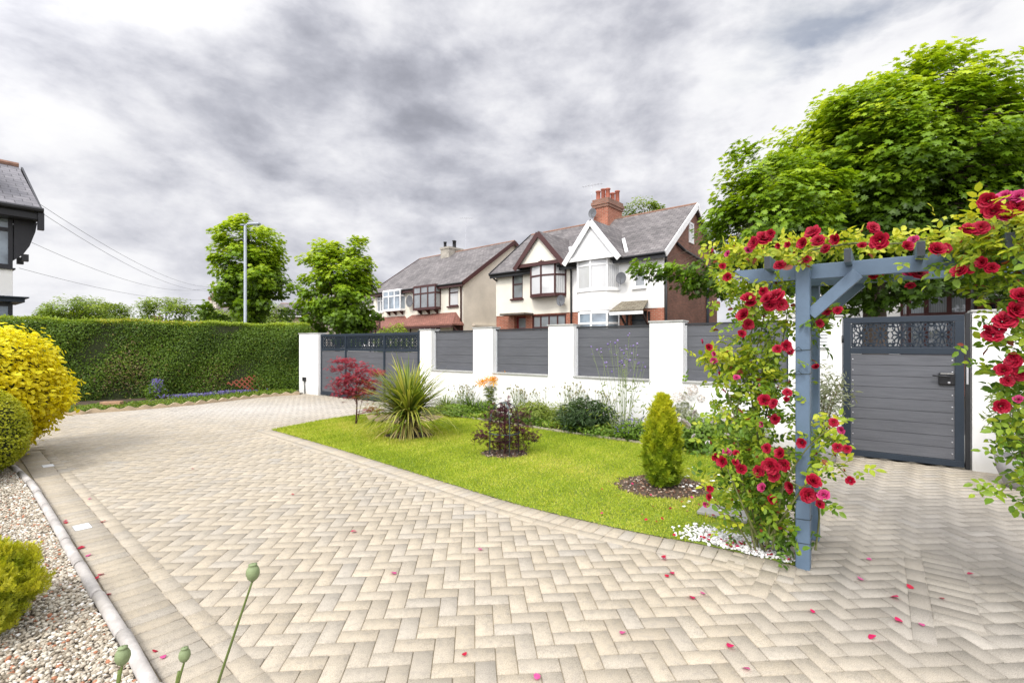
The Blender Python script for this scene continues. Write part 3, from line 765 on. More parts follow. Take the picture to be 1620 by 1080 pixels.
mb = MB(); mb.box(.08, HL, -HT+.08, -.10, 0, HH-.07); obj('shade_core', mb, m_core, hedge)
HF = Frame(HR[0], HR[1], hedge.rotation_euler.z)
ed = catmull([gnd(474,624), gnd(430,627), gnd(380,632), gnd(300,641), gnd(220,648), gnd(150,653), gnd(95,657), (-12.4,9.6), (-14.2,7.8)], 12)
mb = MB(); L_ = 0
for a, b in zip(ed[:-1], ed[1:]):
    d = math.hypot(*(b-a)); k = max(2, int(d/.035))
    for i in range(k):
        p, q = a+(b-a)*i/k, a+(b-a)*(i+1)/k; h = [.075+.028*math.sin((L_+d*j/k)*6.283/.30) for j in (i, i+1)]
        nx, ny = -(b-a)[1]/d*.05, (b-a)[0]/d*.05
        n0 = len(mb.v); mb.v += [(p[0],p[1],0),(q[0],q[1],0),(q[0],q[1],h[1]),(p[0],p[1],h[0]),(p[0]-nx,p[1]-ny,h[0]),(q[0]-nx,q[1]-ny,h[1]),(q[0]-nx,q[1]-ny,0),(p[0]-nx,p[1]-ny,0)]
        mb.f += [(n0,n0+1,n0+2,n0+3),(n0+3,n0+2,n0+5,n0+4),(n0+4,n0+5,n0+6,n0+7)]
    L_ += d
tag(obj('bed_edging', mb, M('buff_edging', (.46,.36,.24), .85, .3, 4, .3), fix=False), 'wavy-topped buff edging along the bed at the foot of the hedge', 'edging')
sheet('hedge_bed', [tuple(p) for p in ed] + [HF.w(11.4,.0), HF.w(-.2,.0)], .02, m_soil)
x, y = gnd(157, 648); mb = MB(); mb.box(-.20,.20,-.1,.1,0,.13); o = obj('brick', mb, M('buff_brick', (.40,.24,.14), .85, .3, 8), bev=.008); o.location = (x,y+.35,.02); o.rotation_euler.z = .3
tag(o, 'single buff brick lying at the foot of the hedge', 'brick')
# purple bellflowers and small ground cover
def flowers(mb_root, n, rx, ry, z0, z1, cols, size, seed, stem=True, tm=None):
    g = np.random.default_rng(seed); P = np.column_stack([g.uniform(-rx,rx,n), g.uniform(-ry,ry,n), g.uniform(z0,z1,n)])
    cloud('blossom', P, norm(np.array((0,-.5,.6))+g.normal(size=(n,3))*.6), g.normal(size=(n,3)), g.uniform(.7,1.3,n)*size, tm or STAR, pal(cols, g.uniform(0,1,n)), m_petal, mb_root)
STAR = ([(0,0,-.1)] + [(math.cos(a*.6283)*(1 if a % 2 else .35), math.sin(a*.6283)*(1 if a % 2 else .35), .1) for a in range(10)], [(0,i,i % 10+1) for i in range(1,11)])
m_petal = M_attr('petal', .5, .3, .3, tint=(1.1,1,1.1))
PUR = [(.13,.10,.32),(.22,.18,.48),(.36,.32,.62)]
for i, (px, py, rx, h, lab) in enumerate(((240,633,.24,.55,'tall spiky purple bellflower clump climbing into the hedge'), (296,632,.55,.13,'low purple bellflower carpet left of centre under the hedge'), (362,626,.60,.13,'low purple bellflower mat next to the red trellis'), (398,621,.28,.22,'raised purple bellflower tuft in front of the red trellis'))):
    x, y = gnd(px, py)
    t = bush('bellflower_clump', lab, 'flowering plant', (x, y+.15, .02), (rx, .22, h*.6), 900, .05, GREEN, OVAL, seed=40+i, zc=h*.3, group='purple bellflowers below the hedge')
    t.rotation_euler.z = R(37)
    g = np.random.default_rng(60+i); n = 170 if h > .4 else 330
    P = np.column_stack([g.normal(0,rx*.5,n), g.uniform(-.22,.12,n), g.uniform(.25,1,n)**.8*h])
    if h > .5: P[:,0] *= (1.15-P[:,2]/h*.75)
    cloud('blossom', P, norm(np.array((.4,-.8,.5))+g.normal(size=(n,3))*.6), g.normal(size=(n,3)), g.uniform(.02,.036,n), STAR, pal(PUR, g.uniform(0,1,n)), m_petal, t)
rng = np.random.default_rng(77); n = 15000; k = rng.uniform(0,1,n)
P = np.array([np.interp(k*(len(ed)-1), range(len(ed)), ed[:,j]) for j in (0,1)]).T + np.array((-.5,.75))*rng.uniform(.08,1.5,(n,1))
struct(cloud('ground_cover', np.column_stack([P, rng.uniform(.02,.10,n)]), norm(rdir(n)*.5+np.array((0,0,1))), rdir(n), rng.uniform(.03,.06,n), OVAL, pal(GREEN+[(.3,.3,.08)], rng.uniform(0,1,n)), m_leaf), 'stuff')
# red trellis leaning on the hedge
(xa, ya), (xb, yb_) = gnd(366, 623), gnd(437, 617.5)
t = thing('trellis', 'small red-brown expanding lattice leaning against the hedge', 'trellis', (xa+.02, ya-.42, .05), math.atan2(yb_-ya, xb-xa))
L_ = math.hypot(xb-xa, yb_-ya); mb = MB(); rx = .95; 
for i in range(-4, 12):
    for sg in (1,-1):
        x0 = i*L_/9 ; a = [x0 + (0 if sg > 0 else .62), .0]; b = [x0 + (.62 if sg > 0 else 0), .62]
        lo2, hi2 = 0.0, 1.0
        # keep the part of the bar that lies in the leaning parallelogram
        pts = [(a[0]+(b[0]-a[0])*q, a[1]+(b[1]-a[1])*q) for q in np.linspace(0,1,40)]
        pts = [p for p in pts if .0 <= p[0] <= L_ and p[1] <= .30+.32*p[0]/L_ and p[1] >= .30-.30*min(1,p[0]/L_*1.6)]
        if len(pts) > 4: mb.bar((pts[0][0], .01*sg+.2*pts[0][1], pts[0][1]), (pts[-1][0], .01*sg+.2*pts[-1][1], pts[-1][1]), .03, .012, up=(0,1,0))
obj('lattice', mb, M('red_cedar_stain', (.30,.085,.045), .75, .3, 12), t)
# ------------------------------------------------------------------ rose arch
m_blue = M('blue_grey_paint', (.098,.148,.212), .5, .16, 5, .12, 60)
m_blue_d = M('end_grain_paint', (.040,.048,.058), .7, .3, 14, .3)
m_wire = M('green_wire', (.02,.03,.025), .5)
arch = thing('rose_arch', 'blue-grey painted timber pergola arch overgrown with red roses', 'pergola', (*ARCH.o, 0), ARCH.a)
AW, AD = 1.31, .60
for u in (0, AW):
    for w in (0, AD):
        mb = MB(); mb.box(u-.042, u+.042, w-.044, w+.044, -.02, 2.02 if w == 0 else 2.0); obj('post', mb, m_blue, arch, bev=.006)
for w, e in ((0, .45), (AD, .45)):
    y = w + (.062 if w == 0 else -.062); mb = MB(); z0, z1 = 1.945, 2.045
    mb.prism([(-e,y-.0135,z1),(-e+.11,y-.0135,z0),(AW+e-.11,y-.0135,z0),(AW+e,y-.0135,z1)], (0,.027,0)); obj('beam', mb, m_blue, arch, bev=.003)
for px in (1214, 1341, 1457, 1598, 1780, 2010):
    u, _ = ARCH.pt(px, 400, -.13)
    mb = MB(); mb.box(u-.019, u+.019, -.14, AD+.14, 2.012, 2.098); r = obj('rafter', mb, m_blue, arch, bev=.003)
    mb = MB(); mb.box(u-.0175, u+.0175, -.143, -.1405, 2.014, 2.096); obj('end_grain', mb, m_blue_d, r)
for u, sg in ((0, 1), (AW, -1)):
    for w in (0, AD):
        y = w-.0 if w == 0 else w
        mb = MB(); mb.bar((u+sg*.042, y, 1.70), (u+sg*.30, y, 1.955), .044, .075, up=(0,0,1)); obj('brace', mb, m_blue, arch, bev=.003)
for u in (0, AW):
    mb = MB()
    for i in range(1, 4): mb.box(u-.009+0*i, u+.009, .05+i*.125-.009, .05+i*.125+.009, .12, 1.8)
    for i in range(9): mb.box(u-.024, u-.0095, .05, AD-.05, .14+i*.2, .158+i*.2)
    obj('side_trellis', mb, m_blue, arch)
for z in (.17, .33, .46, 1.30, 1.46):
    q = .0465; mb = MB(); mb.tube([(-q,-q,z),(q,-q,z+.006),(q,q,z+.012),(-q,q,z+.004),(-q,-q,z)], .0022, 5)
    if z > 1.2: mb.tube([(-.051,-.052,z),(-.02,-.075,z+.025),(.0,-.055,z+.002)], .002, 5)
    obj('tie_wire', mb, m_wire, arch)

# ------------------------------------------------------------------ roses
m_bloom = M_attr('rose_petal', .5, .25, .25, .15, 90, tint=(1.3,.7,.8))
def bloom_mesh(seed, layers, openn, c_in, c_out, c_tip):
    g = np.random.default_rng(seed); V, Fc, C = [], [], []
    for li, (n, r, tilt, w, h) in enumerate(layers):
        for k in range(n):
            a = 6.283*(k+.5*(li % 2))/n + g.uniform(-.25,.25); w2 = w*g.uniform(.85,1.15); h2 = h*g.uniform(.85,1.1); tl = tilt+g.uniform(-.15,.15)
            n0 = len(V)
            for iy in range(4):
                v = iy/3
                for ix in range(5):
                    u = ix/2-1; wid = w2*math.sin(math.pi*(.18+.62*v))*.95
                    rad = r*.35 + math.sin(tl)*h2*v + .10*(u*u)*-1*(1-.2*v)*r + (.16*h2*max(0,v-.7)/.3*openn)
                    z = math.cos(tl)*h2*v - .10*h2*max(0,v-.75)*4*openn + g.uniform(-.015,.015) - .06*abs(u)**2*v
                    aa = a + u*wid/max(.25, rad+.22)
                    V.append((math.cos(aa)*rad, math.sin(aa)*rad, z)); t = v*v
                    c = np.array(c_in)*(1-t)+np.array(c_out)*t
                    if iy == 3: c = c*.6+np.array(c_tip)*.4
                    C.append(c*g.uniform(.85,1.12))
            for iy in range(3):
                for ix in range(4):
                    b = n0+iy*5+ix; Fc.append((b,b+1,b+6,b+5))
    lo = np.array([i for f in Fc for i in f]); to = np.full(len(Fc),4)
    o = big_mesh('rose_bloom', np.array(V), lo, np.arange(len(Fc))*4, to, np.array(C), m_bloom, None, True)
    me = o.data; bpy.data.objects.remove(o); return me
RED = dict(c_in=(.16,.002,.010), c_out=(.39,.005,.024), c_tip=(.52,.02,.075))
MAG = dict(c_in=(.30,.005,.05), c_out=(.54,.025,.16), c_tip=(.66,.15,.34))
OPEN = [(7,.46,1.30,.60,.50),(8,.42,1.02,.50,.50),(7,.36,.78,.44,.50),(7,.29,.55,.36,.48),(6,.21,.36,.28,.46),(5,.13,.2,.22,.44),(3,.05,.08,.15,.40)]
CUP = [(6,.38,.85,.60,.60),(6,.33,.62,.50,.6),(5,.27,.42,.42,.58),(5,.19,.27,.32,.56),(4,.11,.14,.22,.52),(3,.04,.05,.14,.5)]
BUD = [(4,.14,.16,.40,.85),(3,.10,.08,.34,.86),(3,.05,.02,.2,.8)]
BM = [bloom_mesh(1,OPEN,1,**RED), bloom_mesh(2,OPEN,.7,**RED), bloom_mesh(3,CUP,.6,**RED), bloom_mesh(4,CUP,.8,**MAG), bloom_mesh(5,BUD,.2,**MAG), bloom_mesh(6,BUD,.1,**RED)]
def compound(P, T, Nn, L, ls):
    """Rose leaf: five leaflets along a short stalk."""
    T = norm(T); Nn = norm(Nn - T*np.sum(T*Nn,1,keepdims=True)); B = np.cross(T, Nn); n = len(P); out = [[],[],[],[]]
    for k, sd, sc in ((1.,0,1.),(.62,1,.9),(.62,-1,.9),(.25,1,.75),(.25,-1,.75)):
        out[0].append(P+T*(L*k)[:,None]); out[2].append(T if sd == 0 else T*.5+B*sd*.87); out[1].append(Nn+rng.normal(0,.25,(n,3))); out[3].append(ls*sc)
    return [np.concatenate(o) for o in out]
def rose_leaves(parent, blobs, frame, seed, name='foliage'):
    global rng
    rng = np.random.default_rng(seed); P, tone = [], []
    for px, py, rx, ry, n, yo, ys, tn in blobs:
        cx, cz = frame.pt(px, py, yo); d = frame.w(cx, yo)[1]; k = d/F
        n = int(n*1.4); g = rng.normal(size=(n,3))*.5; P.append(np.array((cx,yo,cz)) + g*np.array((rx*k*1.15, ys, ry*k))*1.25)
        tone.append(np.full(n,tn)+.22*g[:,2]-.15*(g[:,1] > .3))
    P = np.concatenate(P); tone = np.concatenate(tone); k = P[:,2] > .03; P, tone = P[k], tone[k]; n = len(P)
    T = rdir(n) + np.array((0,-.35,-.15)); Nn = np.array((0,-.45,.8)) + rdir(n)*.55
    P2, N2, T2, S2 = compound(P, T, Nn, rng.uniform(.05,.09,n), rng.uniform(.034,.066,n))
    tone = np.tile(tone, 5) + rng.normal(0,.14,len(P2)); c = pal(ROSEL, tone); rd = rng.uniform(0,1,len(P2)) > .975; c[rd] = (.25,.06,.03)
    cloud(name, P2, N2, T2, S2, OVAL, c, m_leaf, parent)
def rose_blooms(parent, lst, frame, seed):
    g = random.Random(seed)
    for px, py, s, *r in lst:
        yo = (r[0]-.08 if r[0] < .2 else r[0]) if r else g.uniform(-.26,-.12); kind = r[1] if len(r) > 1 else None
        x, z = frame.pt(px, py, yo); d = frame.w(x, yo)[1]
        rad = s/F*d*.5
        if kind is None: kind = g.choice([0,0,1,2,2]) if s >= 15 else (g.choice([2,3,1]) if s >= 11 else g.choice([4,5,3]))
        o = bpy.data.objects.new('rose_bloom', BM[kind]); COL.objects.link(o); o.parent = parent
        o.location = (x, yo, max(z,.05)); sc = rad*(1.50 if kind < 4 else 1.6)*g.uniform(.85,1.12); o.scale = (sc*g.uniform(.9,1.1), sc, sc)
        v = Vector((g.uniform(-.7,.7), -1, g.uniform(-.1,.9) if kind < 4 else g.uniform(.3,1.6))).normalized()
        o.rotation_euler = v.to_track_quat('Z','Y').to_euler(); o.rotation_euler.rotate_axis('Z', g.uniform(0,6.28))
def canes(parent, lines, frame, r0=.008):
    mb = MB()
    for l in lines:
        pts = []
        for px, py, yo in l:
            x, z = frame.pt(px, py, yo); pts.append((x, yo, max(z, .0)))
        c = catmull(pts, 5); mb.tube(c, np.linspace(r0, r0*.35, len(c)), 6, False)
    obj('stem', mb, m_cane, parent, True, fix=False)
m_cane = M('rose_cane', (.13,.14,.045), .6, .45, 22)
rose = thing('climbing_rose', 'big red climbing rose smothering the near blue arch post and its beam', 'climbing rose', (*ARCH.o, 0), ARCH.a)
canes(rose, [[(1205,868,.05),(1190,800,.08),(1198,700,.1),(1188,600,.12),(1205,520,.15),(1225,440,.15),(1290,390,.12)],
 [(1215,868,.1),(1215,780,.15),(1190,640,.2),(1185,560,.2),(1195,470,.2),(1180,400,.15)],
 [(1212,870,0),(1225,800,-.05),(1255,740,-.08),(1285,700,-.1),(1322,672,-.1)],
 [(1200,868,.1),(1180,800,.05),(1170,720,.0),(1160,650,.0),(1140,590,.0),(1120,548,0)],
 [(1208,868,.05),(1180,810,-.1),(1150,740,-.1),(1140,722,-.1)],[(1190,868,.05),(1160,822,-.05),(1125,790,-.05),(1120,772,-.05)],
 [(1195,870,0),(1175,760,.0),(1165,660,.02),(1190,575,.05),(1230,520,.05)],[(1198,868,.12),(1205,700,.22),(1225,600,.25),(1240,530,.22),(1250,460,.15)],
 [(1222,868,-.02),(1240,770,-.1),(1270,770,-.12),(1290,762,-.12)],[(1290,870,.1),(1296,810,.15),(1284,760,.1),(1282,700,.1)],
 [(1285,395,.1),(1350,385,.12),(1420,385,.15),(1500,370,.15),(1570,350,.1)],[(1170,640,.1),(1225,560,.08),(1240,545,.05)],
 [(1210,860,0),(1290,745,-.1),(1320,735,-.12),(1345,758,-.12)], [(1300,680,.1),(1320,700,0),(1338,712,0)]], ARCH)
LB = [
 (1185,640,42,55,120,.08,.16,.52),(1165,715,38,50,90,.06,.16,.50),(1205,735,42,42,95,.05,.16,.46),(1222,770,30,34,48,.03,.12,.42),(1195,800,36,34,60,.06,.14,.42),(1145,572,28,22,42,.0,.08,.74),
 (1190,565,44,42,95,.14,.16,.56),(1205,500,38,38,85,.16,.14,.54),(1180,458,36,26,62,.16,.15,.62),(1160,396,28,11,34,.28,.12,.78),(1150,432,20,9,14,.25,.08,.7),(1200,396,30,12,38,.20,.12,.82),(1240,395,26,11,34,.24,.12,.80),(1300,388,36,9,38,.26,.12,.82),
 (1365,383,34,8,28,.24,.12,.84),(1425,382,34,8,24,.24,.12,.82),(1235,842,24,22,42,.03,.10,.34),(1160,835,22,12,11,.0,.1,.64),(1300,690,18,34,26,.04,.10,.64),(1322,735,20,10,9,-.1,.06,.68),(1298,500,18,30,34,.24,.12,.46),(1135,785,14,12,11,-.08,.06,.64),(1292,770,12,24,10,.0,.06,.52),
 (1395,432,26,10,18,.34,.10,.52),(1222,610,16,50,40,.16,.10,.44),(1240,440,14,14,12,.10,.05,.56),(1180,690,26,70,48,.22,.1,.34),(1272,412,14,10,9,-.10,.04,.75)]
rose_leaves(rose, LB, ARCH, 201)
BL = [(1208,377,24),(1193,384,20),(1220,371,18),(1232,389,12),(1247,388,11),(1286,368,27),(1272,386,24),(1294,381,24),(1306,394,18),(1323,379,20),(1276,410,16),(1234,420,18),(1152,402,12,-.02,3),(1125,401,12,0,4),(1143,422,11),(1152,439,14),(1183,397,14),
 (1381,361,22),(1392,382,33),(1364,390,13),(1434,391,18),(1446,381,14,-.1,3),(1481,397,28),(1496,393,16),(1388,431,24,.25),(1405,428,16,.25),(1434,434,14,.2),(1451,431,25,.2),(1440,452,12,.2),(1350,448,12,.3),
 (1207,462,18),(1213,474,18),(1226,470,26,-.12),(1218,483,20,-.12),(1236,482,20,-.12),(1185,474,22),(1188,480,16),(1178,500,24),(1184,513,18),(1173,529,15),(1112,544,12,0,4),(1121,550,13),(1130,571,12,0,3),(1131,560,9),(1243,548,20),(1230,552,16),(1325,491,18,.1),(1308,494,14,.2),(1296,512,16,.15),(1138,594,10),(1165,598,11),
 (1149,622,13,0,5),(1210,634,20),(1224,638,17),(1246,621,15),(1244,632,12),(1227,663,16),(1218,660,10),(1206,671,10),(1269,700,17,-.1),(1291,581,12,.2),(1319,668,15),(1332,680,14),(1325,708,18),(1340,710,15),(1322,722,10),
 (1132,723,14),(1144,730,20),(1150,716,14),(1165,717,13),(1173,742,18),(1163,732,13),(1200,745,21),(1220,737,28,-.15),(1235,718,19,-.15),(1241,735,20,-.15),(1224,752,18,-.1),(1213,709,15),
 (1252,770,20),(1286,762,29,-.15),(1278,782,24,-.15),(1303,783,18,-.15,3),(1296,798,16,-.15),(1220,790,18),(1207,772,14,-.1,3),(1345,760,15,-.1),(1337,746,8,-.1,5),(1123,773,14),(1122,786,13),(1116,797,11,-.08,3),(1108,799,8,-.08,4),(1250,555,14)]
rose_blooms(rose, BL, ARCH, 5)
rose2 = thing('climbing_rose', 'red climbing rose hanging from the far end of the arch by the white wall', 'climbing rose', (*ARCH.w(AW, 0), 0), ARCH.a)
A2 = Frame(*ARCH.w(AW, 0), ARCH.a)
canes(rose2, [[(1740,1000,.1),(1720,800,.1),(1690,600,.05),(1660,450,.0),(1600,360,-.05),(1530,370,-.05)],[(1735,1000,.0),(1700,700,-.05),(1650,560,-.05),(1610,470,-.05),(1560,400,-.05)],[(1730,960,-.05),(1690,760,-.1),(1620,700,-.1),(1580,680,-.1)],[(1730,980,0),(1690,800,-.1),(1625,760,-.1),(1575,770,-.1)]], A2)
rose_leaves(rose2, [(1580,352,40,22,36,-.05,.12,.85),(1530,385,40,22,36,-.02,.14,.72),(1570,400,36,24,43,-.02,.14,.62),(1530,420,30,22,30,.0,.12,.48),(1590,440,36,24,36,.0,.12,.52),(1610,540,26,60,50,-.08,.1,.40),(1690,480,70,90,100,.0,.2,.5),(1600,690,20,40,18,-.12,.08,.45),(1600,770,22,24,12,-.12,.06,.45),(1690,700,60,120,108,.0,.2,.45),(1610,620,24,50,28,-.08,.1,.4),(1655,380,50,40,64,.0,.2,.7)], A2, 202)
rose_blooms(rose2, [(1564,318,26,-.1),(1572,334,26,-.1),(1585,344,22,-.1,3),(1600,341,26,-.1),(1591,313,22,-.1,3),(1611,314,26,-.1,3),(1608,328,28,-.1),(1534,363,24,-.1),(1552,361,24,-.1),(1519,431,22,-.1),(1533,428,16,-.1),(1555,416,24,-.1),(1568,425,20,-.1),(1605,492,36,-.15),(1588,508,30,-.15),(1615,470,28,-.15),(1571,531,28,-.15),(1581,520,22,-.15),(1562,523,20,-.15),(1603,565,18,-.15),(1615,590,24,-.15),(1588,586,24,-.15),(1604,572,22,-.15),(1594,603,18,-.15),(1612,633,14,-.15),(1583,642,22,-.2),(1650,520,30),(1660,640,26),(1640,420,26),(1680,360,26)], A2, 6)
# petals on the paving, and on the chippings
pet = ([(0,-.5,0),(.35,-.3,.12),(.5,.15,.25),(.2,.5,.16),(-.2,.5,.12),(-.5,.15,.22),(-.35,-.3,.1)], [(0,1,2,3,4,5,6)])
def petal_mesh(c):
    o = cloud('rose_petal', np.zeros((1,3)), np.array([(0,0,1.)]), np.array([(0,1.,0)]), np.array([.034]), pet, np.array([c]), m_petal); me = o.data; bpy.data.objects.remove(o); return me
PM = [petal_mesh((.62,.02,.12)), petal_mesh((.52,.012,.05)), petal_mesh((.66,.10,.30))]
for px, py in [(735,1037),(985,1003),(622,908),(1050,882),(1063,908),(1055,912),(1112,940),(1095,947),(1155,1024),(1285,968),(1375,886),(1361,917),(1415,946),(1422,983),(1458,990),(1490,948),(1535,909),(463,783),(1050,885),(142,790),(103,825),(104,828),(163,826),(160,910),(170,942),(140,880),(151,917),(128,868),(245,1032),(258,1041),(850,1072),(760,870),(1180,1060),(1380,1010),(1440,930),(560,842),(305,742),(20,826)]:
    x, y = gnd(px, py); o = bpy.data.objects.new('rose_petal', random.choice(PM)); COL.objects.link(o); o.location = (x, y, .007); o.rotation_euler = (random.uniform(-.3,.3), random.uniform(-.3,.3), random.uniform(0,6.28)); o.scale = (random.uniform(.8,1.35),)*3
    tag(o, 'crimson rose petal fallen on the paving or its gravel edge', 'petal', 'fallen rose petals')
rng = np.random.default_rng(14); n = 95
Q = np.vstack([np.array((1.66,3.52)) + rng.normal(size=(n-30,2))@np.array(((.18,-.12),(.04,.08))), rng.uniform((.6,3.9),(1.9,5.2),(30,2))]); Q = Q[inside(Q, lawn_poly)]; n = len(Q)
struct(cloud('petal_litter', np.column_stack([Q, np.full(n,.036)]), rdir(n)*.5+np.array((0,0,1)), rdir(n), rng.uniform(.014,.030,n), pet, pal([(.25,.01,.02),(.55,.015,.05),(.60,.06,.2)], rng.uniform(0,1,n)), m_petal), 'stuff')
# slab and solar light by the rose
x, y = gnd(1155, 822); mb = MB(); mb.box(-.2,.2,-.14,.14,0,.03); o = obj('stepping_slab', mb, m_flag, bev=.006); o.location = (x, y+.1, .012); o.rotation_euler.z = WALL.a
tag(o, 'grey stone slab lying behind the white chippings under the rose', 'slab')
x, y = gnd(1206, 868); t = thing('solar_light', 'small dark solar light staked among the rose stems', 'solar light', (x, y, .02), -.5)
mb = MB(); mb.box(-.035,.035,-.004,.008,.05,.115); obj('panel', mb, M('solar_cell', (.012,.018,.05), .15, .2, 30), t, bev=.003); mb = MB(); mb.tube([(0,.01,0),(0,.01,.07)], .006, 6); obj('stake', mb, m_dark, t)

# ------------------------------------------------------------------ plants of the lawn
def ribbon(mb_list, base, az, L, lift, droop, w, seg=7, g=None):
    """A strap leaf: rises at `lift` and bends down by `droop`; returns points for numpy."""
    V = []; p = np.array(base, float); ang = lift; tw = g.uniform(-.5,.5)
    sx_, sy_ = -math.sin(az+tw), math.cos(az+tw)
    for i in range(seg+1):
        t = i/seg; wd = w*(1-t**2.2)*(.6+.4*min(1,t*5))
        V.append(p + np.array((sx_,sy_,0))*wd); V.append(p - np.array((sx_,sy_,0))*wd)
        p = p + L/seg*np.array((math.cos(az)*math.cos(ang), math.sin(az)*math.cos(ang), math.sin(ang))); ang -= droop/seg*(1+1.2*t)
    return V
def strap_plant(name, label, cat, loc, n, L, z0, pl, w=.014, seed=0, lift=(.2,1.5), droop=(.3,1.4), dead=60, rb=.05):
    g = np.random.default_rng(seed); root = thing(name, label, cat, loc)
    def go(nm, n, Ls, lifts, droops, cols, zz, mat):
        V, C = [], []; seg = 7
        for i in range(n):
            az = g.uniform(0,6.28); r = rb*g.uniform(.2,1)
            V += ribbon(None, (math.cos(az)*r, math.sin(az)*r, g.uniform(*zz)), az+g.normal(0,.25), Ls*g.uniform(.7,1.12), g.uniform(*lifts), g.uniform(*droops), w*g.uniform(.7,1.2), seg, g)
            c = pal(cols, np.array([g.uniform(0,1)]))[0]; k = np.linspace(.55,1.15,seg+1); C += [c*k[j//2] for j in range(2*seg+2)]
        V = np.array(V); base = np.arange(n)[:,None,None]*(2*seg+2) + np.arange(seg)[None,:,None]*2 + np.array((0,1,3,2))[None,None]
        lo = base.ravel(); big_mesh(nm, V, lo, np.arange(n*seg)*4, np.full(n*seg,4), np.clip(np.array(C),0,.9), mat, root, True)
    go('leaves', n, L, lift, droop, pl, z0, m_leaf)
    if dead: go('dry_leaves', dead, L*.62, (-.5,.25), (.5,1.2), [(.42,.31,.12),(.66,.55,.24),(.56,.52,.16)], (z0[0]*.5, z0[0]+.05), m_leaf)
    return root
x, y = -1.7, 7.95
cord = strap_plant('cordyline', 'fountain of green and yellow strap leaves growing in the lawn', 'cordyline', (x,y,0), 560, 1.0, (.28,.42), [(.08,.13,.02),(.18,.26,.03),(.34,.39,.05),(.58,.54,.14)], .017, 61, (.0,1.52), (.10,1.15), 60, .07)
mb = MB(); 
for dx, dy in ((0,0),(.13,.05),(-.12,.04),(.06,-.1)): mb.tube([(dx*.7,dy*.7,0),(dx,dy,.2),(dx*1.1,dy*1.1,.36)], [.05,.045,.04], 8)
obj('trunk', mb, m_bark, cord, True)
# red Japanese maple
x, y = gnd(563, 672)
def acer(name, label, loc, H, R_, layers, npl, ls, pl, seed, tm=PALM, mat=None, weep=0., tr=.016):
    g = np.random.default_rng(seed); root = thing(name, label, 'small tree', loc); mb = MB(); P, Nn, T, tone = [], [], [], []
    mb.tube([(0,0,0),(.02,.0,H*.3),(.0,.02,H*.6),(.02,.01,H*.85)], [tr,tr*.8,tr*.6,tr*.3], 7); mb.tube([(.01,0,.02),(.07,.02,H*.22),(.12,.03,H*.40)], [tr*.5,tr*.35,tr*.2], 6)
    for dx, dy, z, rx, n in layers:
        c = np.array((dx*R_, dy*R_, z*H)); mb.tube([(0,0,min(z*H*.75,H*.6)), c*np.array((.5,.5,1))-np.array((0,0,.04)), c], [tr*.45,tr*.3,tr*.12], 5, False)
        m = int(n*npl); q = g.normal(size=(m,3))*.5; off = q*np.array((rx*R_, rx*R_, .065+.05*weep)); off[:,2] -= (off[:,0]**2+off[:,1]**2)*(.35+1.2*weep)
        P.append(c+off); Nn.append(g.normal(size=(m,3))*.45+np.array((0,-.15,.9-.5*weep))); T.append(off*np.array((1,1,0))*4+g.normal(size=(m,3))*.6+np.array((0,0,-.25-.6*weep))); tone.append(.5+.5*q[:,2]+g.normal(0,.2,m))
    P = np.vstack(P); k = P[:,2] > .03
    cloud('crown', P[k], np.vstack(Nn)[k], np.vstack(T)[k], g.uniform(.7,1.25,k.sum())*ls, tm, pal(pl, np.concatenate(tone)[k]), mat or m_leaf_r, root)
    obj('trunk', mb, M('acer_bark', (.12,.06,.05), .7, .3, 20), root, True, fix=False); return root
acer('japanese_maple', 'slender red-leaved Japanese maple standing before the drive gate', (x,y,0), 1.30, .54, [(-.35,-.1,.93,.45,1),(-.62,.0,.80,.30,.5),(-.1,.2,.85,.4,.9),(.35,.1,.78,.55,1.2),(.72,-.1,.74,.35,.7),(-.15,-.2,.70,.55,1.5),(.2,.2,.62,.6,1.6),(-.45,.1,.62,.4,.7),(-.7,.0,.55,.3,.4),(.0,-.15,.52,.55,1.5),(.3,-.1,.48,.4,1.),(-.3,.0,.45,.45,.8),(.5,.0,.55,.3,.6),(.0,.1,.40,.35,.5),(.55,-.1,.24,.26,.45),(.75,-.1,.21,.2,.35)], 105, .070, JMAP, 71)
x, y = PITS[1][:2]
acer('weeping_maple', 'dark purple weeping maple growing inside a wire dome', (x,y,0), .70, .40, [(0,0,.96,.35,1),(.1,.1,.86,.5,1.2),(-.15,-.1,.82,.5,1.2),(.6,.0,.78,.3,.5),(-.35,.1,.62,.5,1),(.35,-.1,.6,.55,1.2),(0,-.2,.62,.6,1.5),(-.7,0,.38,.35,.9),(-.85,0,.32,.25,.5),(.7,-.1,.44,.4,1),(.9,0,.34,.25,.6),(0,-.3,.38,.5,1.3),(.2,.1,.26,.5,1.2),(-.25,.1,.2,.4,.9),(.35,-.2,.2,.35,.6)], 75, .055, DARKM, 72, PALM, m_leaf_r, .6, .018)
t = thing('plant_support', 'grey wire dome with hoop standing round the dark purple maple', 'plant support', (x,y,0)); mb = MB()
for k in range(4):
    a = .35+k*math.pi/2; c, s_ = math.cos(a), math.sin(a)
    mb.tube([(c*.21,s_*.21,0),(c*.205,s_*.205,.45),(c*.19,s_*.19,.56),(c*.14,s_*.14,.66),(c*.06,s_*.06,.705),(0,0,.71)], .0075, 6)
obj('leg', mb, M('grey_wire', (.07,.10,.10), .5), t, True)
mb = MB(); mb.tube([(.212*math.cos(a*.2618), .212*math.sin(a*.2618), .30) for a in range(25)], .007, 6); obj('hoop', mb, bpy.data.materials['grey_wire'], t, True)
